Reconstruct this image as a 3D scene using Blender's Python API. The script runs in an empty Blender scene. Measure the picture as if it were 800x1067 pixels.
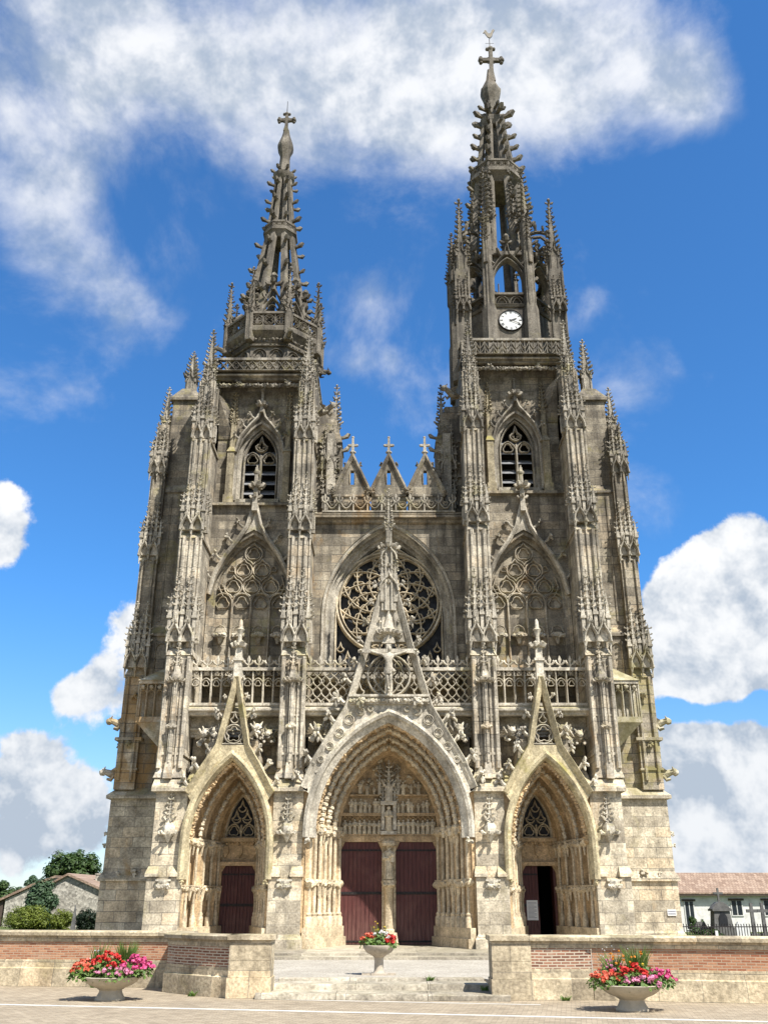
import bpy, math, random
from math import pi, sin, cos, sqrt, radians, atan2, exp
from mathutils import Vector, Matrix
random.seed(7)
R = random.Random(11)
scn = bpy.context.scene
COL = scn.collection

# ------------------------------------------------------------------ mesh builder
def _ico():
    t = (1 + 5 ** .5) / 2
    v = [(-1,t,0),(1,t,0),(-1,-t,0),(1,-t,0),(0,-1,t),(0,1,t),(0,-1,-t),(0,1,-t),(t,0,-1),(t,0,1),(-t,0,-1),(-t,0,1)]
    f = [(0,11,5),(0,5,1),(0,1,7),(0,7,10),(0,10,11),(1,5,9),(5,11,4),(11,10,2),(10,7,6),(7,1,8),(3,9,4),(3,4,2),(3,2,6),(3,6,8),(3,8,9),(4,9,5),(2,4,11),(6,2,10),(8,6,7),(9,8,1)]
    v = [Vector(p).normalized() for p in v]
    def sub(v, f):
        v = list(v); c = {}; g = []
        def mid(a, b):
            k = (min(a,b), max(a,b))
            if k not in c:
                v.append(((v[a]+v[b])/2).normalized()); c[k] = len(v)-1
            return c[k]
        for a, b, d in f:
            x, y, z = mid(a,b), mid(b,d), mid(d,a)
            g += [(a,x,z),(b,y,x),(d,z,y),(x,y,z)]
        return v, g
    return (v, f), sub(v, f), sub(*sub(v, f))
ICO0, ICO1, ICO2 = _ico()

class MB:
    def __init__(s):
        s.v = []; s.f = []; s.m = []; s.T = None
    def add(s, vs, fs, mat=0):
        o = len(s.v)
        if s.T is not None:
            T = s.T
            s.v += [tuple(T @ Vector(p)) for p in vs]
        else:
            s.v += [tuple(p) for p in vs]
        s.f += [tuple(i+o for i in f) for f in fs]
        s.m += [mat]*len(fs)
    def box(s, x0, x1, y0, y1, z0, z1, mat=0):
        s.add([(x0,y0,z0),(x1,y0,z0),(x1,y1,z0),(x0,y1,z0),(x0,y0,z1),(x1,y0,z1),(x1,y1,z1),(x0,y1,z1)],
              [(3,2,1,0),(4,5,6,7),(0,1,5,4),(1,2,6,5),(2,3,7,6),(3,0,4,7)], mat)
    def frus(s, a, b, mat=0):
        # a=(x0,x1,y0,y1,z) bottom, b top
        s.add([(a[0],a[2],a[4]),(a[1],a[2],a[4]),(a[1],a[3],a[4]),(a[0],a[3],a[4]),
               (b[0],b[2],b[4]),(b[1],b[2],b[4]),(b[1],b[3],b[4]),(b[0],b[3],b[4])],
              [(3,2,1,0),(4,5,6,7),(0,1,5,4),(1,2,6,5),(2,3,7,6),(3,0,4,7)], mat)
    def prism(s, poly, y0, y1, mat=0):
        n = len(poly)
        vs = [(x,y0,z) for x,z in poly] + [(x,y1,z) for x,z in poly]
        s.add(vs, [tuple(range(n)), tuple(range(2*n-1,n-1,-1))] + [(i,(i+1)%n,n+(i+1)%n,n+i) for i in range(n)], mat)
    def prism_z(s, poly, z0, z1, mat=0):
        n = len(poly)
        vs = [(x,y,z0) for x,y in poly] + [(x,y,z1) for x,y in poly]
        s.add(vs, [tuple(range(n-1,-1,-1)), tuple(range(n,2*n))] + [(i,(i+1)%n,n+(i+1)%n,n+i) for i in range(n)], mat)
    def quad(s, a, b, c, d, mat=0):
        s.add([a,b,c,d], [(0,1,2,3)], mat)
    def tube(s, pts, rad, n=6, mat=0, sx=1., cap=True):
        P = [Vector(p) for p in pts]
        if not hasattr(rad, '__len__'): rad = [rad]*len(P)
        vs = []; fs = []
        ref = None
        for i, p in enumerate(P):
            t = (P[min(i+1,len(P)-1)] - P[max(i-1,0)])
            if t.length < 1e-9: t = Vector((0,0,1))
            t.normalize()
            if ref is None:
                ref = Vector((1,0,0)) if abs(t.x) < .9 else Vector((0,1,0))
            a = (ref - t*ref.dot(t))
            if a.length < 1e-4: a = t.orthogonal()
            a.normalize(); ref = a
            b = t.cross(a)
            for k in range(n):
                th = 2*pi*k/n
                vs.append(p + (a*cos(th)*sx + b*sin(th))*rad[i])
        for i in range(len(P)-1):
            for k in range(n):
                k2 = (k+1)%n
                fs.append((i*n+k, i*n+k2, (i+1)*n+k2, (i+1)*n+k))
        if cap:
            fs.append(tuple(range(n-1,-1,-1))); fs.append(tuple((len(P)-1)*n+k for k in range(n)))
        s.add(vs, fs, mat)
    def lathe(s, prof, c=(0,0,0), n=12, mat=0, sy=1., rot=0.):
        vs = []; fs = []
        for r, z in prof:
            for k in range(n):
                th = 2*pi*k/n + rot
                vs.append((c[0]+r*cos(th), c[1]+r*sin(th)*sy, c[2]+z))
        m = len(prof)
        for i in range(m-1):
            for k in range(n):
                k2 = (k+1)%n
                fs.append((i*n+k, i*n+k2, (i+1)*n+k2, (i+1)*n+k))
        fs.append(tuple(range(n-1,-1,-1))); fs.append(tuple((m-1)*n+k for k in range(n)))
        s.add(vs, fs, mat)
    def pyr(s, x, y, z, w, h, top=.04, ang=0, mat=0, n=4):
        s.lathe([(w*.7071,0),(top,h)], (x,y,z), n, mat, 1., pi/4+ang)
    def blob(s, p, r, rough=.25, mat=0, sc=(1,1,1), lod=1):
        v, f = (ICO0, ICO1, ICO2)[lod]
        M = Matrix.Rotation(R.uniform(0,6.28),3,'Z') @ Matrix.Rotation(R.uniform(0,6.28),3,'X')
        p = Vector(p); vs = []
        for q in v:
            w = M @ (q*(1+R.uniform(-rough,rough)))
            vs.append((p.x+w.x*r*sc[0], p.y+w.y*r*sc[1], p.z+w.z*r*sc[2]))
        s.add(vs, f, mat)
    def sweep(s, pts, prof, up=(0,1,0), closed=False, pclosed=False, mat=0, caps=False):
        P = [Vector(p) for p in pts]; U = Vector(up); n = len(P); m = len(prof)
        vs = []; fs = []
        for i in range(n):
            if closed:
                t0 = (P[i]-P[i-1]).normalized(); t1 = (P[(i+1)%n]-P[i]).normalized()
            else:
                t1 = (P[min(i+1,n-1)]-P[i]); t0 = (P[i]-P[max(i-1,0)])
                if i == 0: t0 = t1
                if i == n-1: t1 = t0
                t0 = t0.normalized(); t1 = t1.normalized()
            s0 = U.cross(t0); s1 = U.cross(t1); ss = s0+s1
            if ss.length < 1e-3: ss = s0
            ss.normalize(); k = 1/max(.35, ss.dot(s0))
            for a, b in prof:
                vs.append(P[i]+ss*(a*k)+U*b)
        for i in range(n if closed else n-1):
            i2 = (i+1)%n
            for j in range(m if pclosed else m-1):
                j2 = (j+1)%m
                fs.append((i*m+j, i2*m+j, i2*m+j2, i*m+j2))
        if caps and pclosed and not closed:
            fs.append(tuple(range(m))); fs.append(tuple((n-1)*m+j for j in range(m-1,-1,-1)))
        s.add(vs, fs, mat)
    def build(s, name, mats, parent=None, angle=38):
        me = bpy.data.meshes.new(name)
        me.from_pydata(s.v, [], s.f)
        if not isinstance(mats, (list, tuple)): mats = [mats]
        for m in mats: me.materials.append(m)
        me.polygons.foreach_set('material_index', s.m)
        me.polygons.foreach_set('use_smooth', [True]*len(s.f))
        me.update()
        try: me.set_sharp_from_angle(angle=radians(angle))
        except Exception: pass
        o = bpy.data.objects.new(name, me); COL.objects.link(o)
        if parent is not None: o.parent = parent
        return o

def tag(o, label=None, cat=None, group=None, kind=None):
    if label: o['label'] = label
    if cat: o['category'] = cat
    if group: o['group'] = group
    if kind: o['kind'] = kind
    return o
def empty(name, loc, rz=0., label=None, cat=None, group=None):
    o = bpy.data.objects.new(name, None); COL.objects.link(o)
    o.location = loc; o.rotation_euler = (0,0,rz); o.empty_display_size = .3
    return tag(o, label, cat, group)

# ------------------------------------------------------------------ materials
class NT:
    def __init__(s, name):
        s.mat = bpy.data.materials.new(name); s.mat.use_nodes = True
        s.t = s.mat.node_tree; s.n = s.t.nodes; s.l = s.t.links
        s.b = s.n['Principled BSDF']
    def node(s, ty, **k):
        x = s.n.new(ty)
        for a, v in k.items():
            setattr(x, a, v)
        return x
    def put(s, sock, v):
        if hasattr(v, 'is_output') or isinstance(v, bpy.types.NodeSocket): s.l.new(v, sock)
        elif v is not None: sock.default_value = v
    def math(s, op, a, b=None, c=None, clamp=False):
        x = s.node('ShaderNodeMath', operation=op, use_clamp=clamp)
        for i, v in enumerate((a,b,c)):
            if v is not None: s.put(x.inputs[i], v)
        return x.outputs[0]
    def ramp(s, v, lo, hi, a=0., b=1.):
        x = s.node('ShaderNodeMapRange'); x.clamp = True
        s.put(x.inputs[0], v); x.inputs[1].default_value = lo; x.inputs[2].default_value = hi
        x.inputs[3].default_value = a; x.inputs[4].default_value = b
        return x.outputs[0]
    def mix(s, f, a, b, mode='MIX'):
        x = s.node('ShaderNodeMix', data_type='RGBA', blend_type=mode)
        s.put(x.inputs[0], f)
        for i, v in ((6,a),(7,b)):
            if isinstance(v, tuple): v = v if len(v) == 4 else v+(1,)
            s.put(x.inputs[i], v)
        return x.outputs[2]
    def noise(s, vec, scale, detail=4, rough=.55, dist=0.):
        x = s.node('ShaderNodeTexNoise')
        if vec is not None: s.put(x.inputs['Vector'], vec)
        x.inputs['Scale'].default_value = scale; x.inputs['Detail'].default_value = detail
        x.inputs['Roughness'].default_value = rough; x.inputs['Distortion'].default_value = dist
        return x.outputs['Fac']
    def vmul(s, vec, xyz):
        x = s.node('ShaderNodeVectorMath', operation='MULTIPLY')
        s.put(x.inputs[0], vec); x.inputs[1].default_value = xyz
        return x.outputs[0]
    def pos(s):
        return s.node('ShaderNodeNewGeometry').outputs['Position']
    def bump(s, h, strength=.4, dist=.05, prev=None):
        x = s.node('ShaderNodeBump'); x.inputs['Strength'].default_value = strength
        x.inputs['Distance'].default_value = dist; s.put(x.inputs['Height'], h)
        if prev is not None: s.put(x.inputs['Normal'], prev)
        return x.outputs[0]
    def wallvec(s):
        g = s.node('ShaderNodeNewGeometry')
        sp = s.node('ShaderNodeSeparateXYZ'); s.put(sp.inputs[0], g.outputs['Position'])
        sn = s.node('ShaderNodeSeparateXYZ'); s.put(sn.inputs[0], g.outputs['True Normal'])
        ax = s.math('GREATER_THAN', s.math('ABSOLUTE', sn.outputs[0]), .72)
        u = s.math('ADD', s.math('MULTIPLY', sp.outputs[0], s.math('SUBTRACT', 1., ax)), s.math('MULTIPLY', sp.outputs[1], ax))
        wob = s.math('MULTIPLY', s.math('SUBTRACT', s.noise(g.outputs['Position'], .9, 3, .6), .5), .10)
        c = s.node('ShaderNodeCombineXYZ'); s.put(c.inputs[0], s.math('ADD', u, wob)); s.put(c.inputs[1], s.math('ADD', sp.outputs[2], s.math('MULTIPLY', wob, .45)))
        return c.outputs[0], sp, sn
    def brick(s, vec, w, h, mortar, bias=0., off=.5, smooth=.1):
        x = s.node('ShaderNodeTexBrick')
        s.put(x.inputs['Vector'], vec)
        x.inputs['Color1'].default_value = (0,0,0,1); x.inputs['Color2'].default_value = (1,1,1,1)
        x.inputs['Mortar'].default_value = (.5,.5,.5,1)
        x.inputs['Scale'].default_value = 1.; x.inputs['Mortar Size'].default_value = mortar
        x.inputs['Mortar Smooth'].default_value = smooth; x.inputs['Bias'].default_value = bias
        x.inputs['Brick Width'].default_value = w; x.inputs['Row Height'].default_value = h
        x.offset = off
        return x.outputs['Color'], x.outputs['Fac']
    def fin(s, col, rough=.85, normal=None, spec=.25):
        s.put(s.b.inputs['Base Color'], col if not isinstance(col, tuple) else (col+(1,))[:4])
        s.put(s.b.inputs['Roughness'], rough)
        s.b.inputs['Specular IOR Level'].default_value = spec
        if normal is not None: s.put(s.b.inputs['Normal'], normal)
        return s.mat

def stone(name, low=(.56,.485,.35), high=(.225,.20,.158), blocks=True, bw=.85, bh=.40, zlo=5., zhi=24., lich=1., dirt=1., joint=.010, orange=1.):
    n = NT(name)
    vec, sp, sn = n.wallvec()
    P = n.pos()
    big = n.noise(P, .28, 5, .6)
    med = n.noise(P, 1.7, 6, .62)
    fine = n.noise(P, 13., 5, .65)
    st = n.noise(n.vmul(P, (1.5,1.5,.16)), 1.2, 5, .6)
    hz = n.math('ADD', n.ramp(sp.outputs[2], zlo, zhi), n.math('MULTIPLY', n.math('SUBTRACT', big, .5), 1.0), clamp=True)
    col = n.mix(hz, low, high)
    if blocks:
        bc, bf = n.brick(vec, bw, bh, joint)
        bv = n.node('ShaderNodeSeparateColor'); n.put(bv.inputs[0], bc)
        col = n.mix(n.math('MULTIPLY', n.math('SUBTRACT', 1., bf), .95), col, n.mix(n.ramp(bv.outputs[0], 0, 1), (.58,.56,.54), (1.28,1.25,1.18)), 'MULTIPLY')
        # some patched, ochre-coloured blocks
        br2 = n.ramp(n.math('ADD', n.math('MULTIPLY', bv.outputs[0], .55), n.math('MULTIPLY', big, .6)), .70, .80)
        col = n.mix(n.math('MULTIPLY', br2, .42), col, n.mix(hz, (.46,.32,.18), (.27,.215,.15)))
    # medium mottling and pitting
    col = n.mix(.9, col, n.mix(n.ramp(med, .30, .70), (.52,.50,.47), (1.28,1.26,1.22)), 'MULTIPLY')
    col = n.mix(.8, col, n.mix(n.ramp(fine, .32, .68), (.50,.48,.45), (1.32,1.30,1.26)), 'MULTIPLY')
    pit = n.ramp(n.noise(P, 5.5, 6, .72), .56, .70)
    col = n.mix(n.math('MULTIPLY', pit, n.math('ADD', .28*dirt, n.math('MULTIPLY', hz, .40*dirt))), col, (.060,.052,.042))
    # rain-washed soot streaks, stronger high up
    soot = n.math('MULTIPLY', n.ramp(st, .47, .66), n.math('ADD', .30*dirt, n.math('MULTIPLY', hz, .50*dirt)), clamp=True)
    col = n.mix(soot, col, (.055,.048,.040))
    blk = n.math('MULTIPLY', n.ramp(n.noise(P, .9, 7, .7), .54, .70), .55*dirt, clamp=True)
    col = n.mix(blk, col, (.075,.066,.052))
    # lichens
    ln = n.noise(P, .75, 6, .68, .4)
    upf = n.ramp(sn.outputs[2], .15, .8)
    band = n.math('MULTIPLY', n.ramp(sp.outputs[2], 6.4, 7.4), n.ramp(sp.outputs[2], 14.5, 11.5))
    side = n.math('MULTIPLY', band, n.ramp(sp.outputs[0], 9.6, 10.6))
    lf = n.math('MULTIPLY', n.ramp(n.math('ADD', n.math('ADD', ln, n.math('MULTIPLY', upf, .16)), n.math('MULTIPLY', side, .13)), .57, .72), .66*lich, clamp=True)
    col = n.mix(lf, col, (.26,.225,.075))
    oside = n.math('MULTIPLY', band, n.ramp(sp.outputs[0], -9.4, -10.6))
    of = n.math('MULTIPLY', n.ramp(n.math('ADD', n.noise(n.vmul(P,(1.,1.,.45)), .55, 6, .65, .6), n.math('MULTIPLY', oside, .16)), .62, .74), .62*orange, clamp=True)
    col = n.mix(of, col, (.34,.19,.055))
    h = n.math('ADD', n.math('MULTIPLY', fine, .45), n.math('MULTIPLY', med, .9))
    if blocks:
        h = n.math('SUBTRACT', h, n.math('MULTIPLY', bf, .55))
        col = n.mix(n.math('MULTIPLY', bf, n.ramp(big, .35, .65, .2, .85)), col, (.085,.075,.060))
    return n.fin(col, .92, n.bump(h, .55, .05), .15)

M = {}
M['stone'] = stone('weathered_limestone', low=(.55,.505,.42), high=(.26,.238,.198), dirt=1.15, joint=.022, bw=.95, bh=.45, lich=1.)
M['shaft'] = stone('shaft_limestone', low=(.67,.63,.545), high=(.36,.333,.285), zhi=27., dirt=1.1, bw=1.3, bh=.55, joint=.016, lich=.8)
M['carved'] = stone('carved_limestone', blocks=False, low=(.64,.595,.50), high=(.33,.305,.26), zhi=28., dirt=1.2, lich=.8)
M['mossy'] = stone('lichened_limestone', blocks=False, low=(.60,.52,.34), high=(.34,.30,.215), dirt=1., lich=1.5)
M['spire'] = stone('dark_weathered_limestone', blocks=False, low=(.27,.244,.205), high=(.19,.172,.144), dirt=1.2, lich=.35, orange=.2)
M['warm'] = stone('ochre_bounce_limestone', blocks=False, low=(.60,.445,.27), high=(.42,.32,.2), dirt=.9, lich=.2, orange=.9)  # orange is part warmer stone, part bounced light put into the colour
M['jambst'] = stone('jamb_limestone', blocks=False, low=(.66,.56,.40), high=(.6,.5,.36), dirt=.7, lich=.1, orange=.6)
M['figst'] = stone('figure_limestone', blocks=False, low=(.67,.595,.455), high=(.64,.56,.42), dirt=.5, lich=.1, orange=.2)
M['base'] = stone('base_limestone', low=(.645,.59,.48), high=(.4,.365,.30), bw=1.0, bh=.44, dirt=.9, lich=.6, joint=.013)
M['wallst'] = stone('forecourt_limestone', low=(.60,.53,.40), high=(.5,.44,.33), bw=1.0, bh=.62, dirt=.55, lich=.4, orange=1., joint=.008)
M['step'] = stone('step_limestone', low=(.52,.485,.41), high=(.5,.46,.38), bw=2.1, bh=.9, dirt=.5, lich=.2, orange=.2, joint=.008)

def simple(name, col, rough=.7, var=.25, scale=6., bump=.2, spec=.3, metal=0., detail=4):
    n = NT(name); P = n.pos()
    k = n.noise(P, scale, detail, .6)
    c = n.mix(n.ramp(k, .3, .7), tuple(x*(1-var) for x in col), tuple(min(1,x*(1+var)) for x in col))
    n.b.inputs['Metallic'].default_value = metal
    return n.fin(c, rough, n.bump(k, bump, .02), spec)
M['iron'] = simple('dark_iron', (.035,.03,.028), .6, .3, 12, .2, .4, .6)
M['glass'] = simple('old_leaded_glass', (.040,.041,.044), .6, .5, 3., .35, .12)
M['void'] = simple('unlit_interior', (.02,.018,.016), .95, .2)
M['louvre'] = simple('slate_louvre', (.21,.21,.21), .45, .25, 5, .2, .5)
M['clockw'] = simple('white_enamel', (.62,.61,.57), .4, .04, 3., .03)
M['black'] = simple('black_paint_and_shade', (.018,.018,.02), .5, .2)
M['paper'] = simple('white_paper', (.78,.77,.73), .8, .04, 8, .02)
M['ink'] = simple('grey_print', (.25,.25,.27), .8, .2, 40)
M['planter'] = simple('cast_stone', (.43,.375,.28), .8, .14, 7, .25)
M['pedestal'] = simple('grey_cast_stone', (.40,.34,.26), .85, .25, 7, .3)
M['soil'] = simple('dark_soil', (.05,.035,.025), .95, .3, 20)
M['white'] = simple('whitewash', (.62,.60,.55), .85, .2, 2.5, .25)
M['frame'] = simple('painted_window_frame', (.55,.54,.5), .6, .1)
M['pane'] = simple('dark_pane', (.02,.025,.03), .15, .3)
M['tomb'] = simple('grave_granite', (.115,.11,.102), .75, .35, 5, .3)
M['tombw'] = simple('pale_marble', (.6,.59,.56), .6, .15, 5, .2)
M['beam'] = simple('dark_timber', (.075,.055,.042), .8, .3, 6, .3)
M['gold'] = simple('aged_copper', (.10,.085,.06), .5, .3, 9, .2, .5, .5)
M['bark'] = simple('bark', (.10,.075,.055), .9, .3, 8, .6)

def wood_mat():
    n = NT('maroon_planks'); P = n.pos()
    g = n.noise(n.vmul(P, (14.,14.,.9)), 2.2, 5, .6)
    w = n.noise(P, 1.3, 5, .6)
    c = n.mix(n.ramp(g, .3, .72), (.056,.017,.015), (.118,.038,.032))
    c = n.mix(n.math('MULTIPLY', n.ramp(w, .5, .75), .35), c, (.19,.095,.075))
    sp = n.node('ShaderNodeSeparateXYZ'); n.put(sp.inputs[0], P)
    c = n.mix(n.math('MULTIPLY', n.math('MULTIPLY', n.ramp(sp.outputs[2], 2.0, .5), n.ramp(g, .35, .6)), .55), c, (.20,.12,.095))
    return n.fin(c, .55, n.bump(g, .4, .02), .3)
M['wood'] = wood_mat()

def brickwall(name, w, h, c1, c2, mort, mw):
    n = NT(name); vec, sp, sn = n.wallvec(); P = n.pos()
    bc, bf = n.brick(vec, w, h, mw, 0., .5, .15)
    v = n.node('ShaderNodeSeparateColor'); n.put(v.inputs[0], bc)
    k = n.noise(P, 1.1, 5, .65); fi = n.noise(P, 22, 4, .6)
    c = n.mix(v.outputs[0], c1, c2)
    c = n.mix(.6, c, n.mix(n.ramp(fi, .3, .7), (.7,.7,.7), (1.25,1.22,1.2)), 'MULTIPLY')
    c = n.mix(n.math('MULTIPLY', n.ramp(k, .56, .7), .6), c, mort)
    c = n.mix(bf, c, mort)
    hh = n.math('SUBTRACT', n.math('MULTIPLY', fi, .35), bf)
    return n.fin(c, .9, n.bump(hh, .6, .02), .2)
M['brick'] = brickwall('weathered_brick', .22, .062, (.27,.105,.055), (.45,.24,.135), (.40,.30,.21), .010)
M['brick2'] = brickwall('pointed_brick', .22, .066, (.15,.065,.042), (.36,.18,.11), (.47,.40,.30), .014)

def paving():
    n = NT('block_paving'); P = n.pos()
    mp = n.node('ShaderNodeMapping'); n.put(mp.inputs[0], P); mp.inputs['Rotation'].default_value = (0,0,radians(10.5))
    bc, bf = n.brick(mp.outputs[0], .21, .115, .007, 0., .5, .1)
    v = n.node('ShaderNodeSeparateColor'); n.put(v.inputs[0], bc)
    c = n.mix(v.outputs[0], (.265,.212,.145), (.385,.315,.222))
    k = n.noise(P, .5, 6, .65); fi = n.noise(P, 30, 4, .6)
    c = n.mix(.7, c, n.mix(n.ramp(k, .3, .7), (.78,.77,.75), (1.15,1.14,1.12)), 'MULTIPLY')
    c = n.mix(.4, c, n.mix(n.ramp(fi, .3, .7), (.75,.75,.75), (1.2,1.2,1.2)), 'MULTIPLY')
    c = n.mix(bf, c, (.17,.145,.105))
    return n.fin(c, .85, n.bump(n.math('SUBTRACT', n.math('MULTIPLY', fi, .3), bf), .5, .012), .25)
M['paving'] = paving()
def speck(name, a, b, s1, s2, bump=.5):
    n = NT(name); P = n.pos()
    vo = n.node('ShaderNodeTexVoronoi'); n.put(vo.inputs['Vector'], P); vo.inputs['Scale'].default_value = s1
    k = n.noise(P, s2, 6, .65)
    sv = n.node('ShaderNodeSeparateColor'); n.put(sv.inputs[0], vo.outputs['Color'])
    c = n.mix(sv.outputs[0], a, b)
    c = n.mix(.7, c, n.mix(n.ramp(k, .3, .7), (.74,.72,.69), (1.15,1.14,1.12)), 'MULTIPLY')
    return n.fin(c, .95, n.bump(vo.outputs['Distance'], bump, .02), .15)
M['gravel'] = speck('pale_gravel', (.27,.245,.20), (.47,.43,.36), 26, .8)
M['kerb'] = speck('white_kerbstone', (.50,.48,.43), (.62,.60,.54), 30, 1.4, .15)
M['rubble'] = speck('rubble_masonry', (.22,.205,.175), (.52,.485,.41), 6.5, .7, .7)
M['grass'] = speck('meadow_grass', (.05,.075,.02), (.12,.14,.045), 3., .05, .5)
M['tile'] = None
def tile():
    n = NT('clay_tiles'); P = n.pos(); sp = n.node('ShaderNodeSeparateXYZ'); n.put(sp.inputs[0], P)
    c = n.node('ShaderNodeCombineXYZ'); n.put(c.inputs[0], sp.outputs[0]); n.put(c.inputs[1], n.math('MULTIPLY', sp.outputs[2], 1.9))
    bc, bf = n.brick(c.outputs[0], .24, .30, .02, 0., .5, .3)
    v = n.node('ShaderNodeSeparateColor'); n.put(v.inputs[0], bc); k = n.noise(P, 1.2, 5, .6)
    col = n.mix(v.outputs[0], (.20,.135,.095), (.345,.25,.18))
    col = n.mix(n.math('MULTIPLY', n.ramp(k, .5, .75), .5), col, (.36,.28,.21))
    col = n.mix(n.math('MULTIPLY', bf, .6), col, (.12,.065,.045))
    return n.fin(col, .85, n.bump(n.math('SUBTRACT', 0., bf), .5, .03), .2)
M['tile'] = tile()
def leafmat(name, a, b, sc=2.2, trans=.25):
    n = NT(name); P = n.pos(); k = n.noise(P, sc, 4, .6); oi = n.noise(P, 24., 2, .5)
    c = n.mix(n.ramp(n.math('ADD', n.math('MULTIPLY', k, .6), n.math('MULTIPLY', oi, .4)), .32, .68), a, b)
    m = n.fin(c, .55, None, .3)
    t = n.node('ShaderNodeBsdfTranslucent'); n.put(t.inputs[0], n.mix(.5, c, (1.3,1.5,.6), 'MULTIPLY'))
    mx = n.node('ShaderNodeMixShader'); mx.inputs[0].default_value = trans
    out = [x for x in n.n if x.type == 'OUTPUT_MATERIAL'][0]
    n.l.new(n.b.outputs[0], mx.inputs[1]); n.l.new(t.outputs[0], mx.inputs[2]); n.l.new(mx.outputs[0], out.inputs[0])
    return m
M['leaf'] = leafmat('broad_leaf', (.022,.05,.013), (.075,.115,.03), 1.0)
M['leaf2'] = leafmat('grey_green_leaf', (.03,.065,.032), (.085,.13,.06), 1.5)
M['leaf3'] = leafmat('yellow_green_leaf', (.075,.105,.016), (.20,.23,.035), 2.)
M['leaf4'] = leafmat('dark_hedge_leaf', (.008,.018,.008), (.02,.035,.014), 2.)
M['leafp'] = leafmat('flower_leaf', (.05,.10,.02), (.16,.24,.05), 5.)
def petal(name, c): return leafmat(name, tuple(x*.75 for x in c), c, 8., .2)
M['red'] = petal('red_petal', (.62,.045,.035)); M['pink'] = petal('pink_petal', (.70,.10,.26)); M['rose'] = petal('pale_pink_petal', (.72,.28,.42))
M['coral'] = petal('coral_petal', (.74,.16,.09)); M['orange'] = petal('orange_petal', (.75,.30,.03)); M['wht'] = petal('white_petal', (.75,.72,.70)); M['yel'] = petal('yellow_petal', (.70,.52,.06))

# ------------------------------------------------------------------ shape helpers
def arch(w, h, z0, zb=None, cx=0., n=14):
    Rr = (w*w+h*h)/(2*w); c = -w+Rr
    a1 = atan2(h, -c)
    L = []
    if zb is not None: L.append((-w, zb))
    for i in range(n+1):
        th = pi + (a1-pi)*i/n
        L.append((c+Rr*cos(th), z0+Rr*sin(th)))
    pts = [(cx+x, z) for x, z in L] + [(cx-x, z) for x, z in L[-2::-1]]
    return pts
def ogee(w, h, cx, z0, n=6):
    def bz(p, t):
        return tuple(sum(c*q[k] for c, q in zip(((1-t)**3, 3*t*(1-t)**2, 3*t*t*(1-t), t**3), p)) for k in (0,1))
    L = [bz(((-w,0),(-w*.95,h*.62),(-w*.12,h*.45),(0,h)), i/n) for i in range(n+1)]
    return [(cx+x, z0+z) for x, z in L] + [(cx-x, z0+z) for x, z in L[-2::-1]]
def P3(pts, y): return [(x, y, z) for x, z in pts]
def barprof(w, d):
    return [(-w/2,d/2),(-w/2,-d*.1),(-w*.14,-d/2),(w*.14,-d/2),(w/2,-d*.1),(w/2,d/2)]
def bar(mb, pts, y, w, d, closed=False, mat=0):
    mb.sweep(P3(pts, y), barprof(w, d), closed=closed, pclosed=True, mat=mat, caps=True)
def circle(cx, cz, r, n=28): return [(cx+r*cos(2*pi*i/n), cz+r*sin(2*pi*i/n)) for i in range(n)]
def foil(cx, cz, r, k, rot=pi/2, per=6):
    o = []
    for i in range(k*per):
        th = 2*pi*i/(k*per)
        rr = r*(.50+.50*abs(cos(k/2*(th-rot)))**.55)
        o.append((cx+rr*cos(th), cz+rr*sin(th)))
    return o
def drop(cx, cz, r, up=1., n=6):
    o = []
    for i in range(n*2+1):
        th = pi + pi*i/(n*2)
        o.append((cx+r*cos(th), cz+r*sin(th)*up))
    for i in range(1, n):
        t = i/n; o.append((cx+r*(1-t)**1.0*(1-.35*sin(pi*t)), cz+up*r*1.75*(t*.55+.45*t*t)))
    o.append((cx, cz+up*r*1.75))
    for i in range(n-1, 0, -1):
        t = i/n; o.append((cx-r*(1-t)**1.0*(1-.35*sin(pi*t)), cz+up*r*1.75*(t*.55+.45*t*t)))
    return o
def crocket(mb, p, out, s, up=(0,0,1)):
    p = Vector(p); o = Vector(out).normalized(); u = Vector(up)
    s *= R.uniform(.85,1.15)
    mb.tube([p-o*.15*s, p+o*.35*s, p+o*.72*s+u*.10*s, p+o*.92*s+u*.34*s, p+o*.72*s+u*.50*s],
            [.26*s,.22*s,.33*s,.25*s,.08*s], 5)
def leafball(mb, p, s, k=4, mat=0):
    p = Vector(p)
    for i in range(k+3):
        d = Vector((R.uniform(-1,1),R.uniform(-1,.3),R.uniform(-1,1))).normalized()
        c = p+d*s*R.uniform(.3,.55)
        mb.tube([p+d*s*.05, c, c+d*s*.35+Vector((0,0,-.1*s))], [.2*s,R.uniform(.26,.36)*s,.12*s], 5, mat)
    mb.blob(p, s*.42, .3, mat, lod=0)
def finial(mb, x, y, z, s):
    mb.tube([(x,y,z-.1*s),(x,y,z+.35*s)], [.13*s,.10*s], 6)
    for k in range(4):
        a = k*pi/2+pi/4*0
        crocket(mb, (x,y,z+.25*s), (cos(a),sin(a),0), .42*s)
    mb.lathe([(.08*s,.3*s),(.10*s,.6*s),(.2*s,.72*s),(.17*s,.85*s),(.03*s,1.0*s)], (x,y,z), 6)
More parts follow.
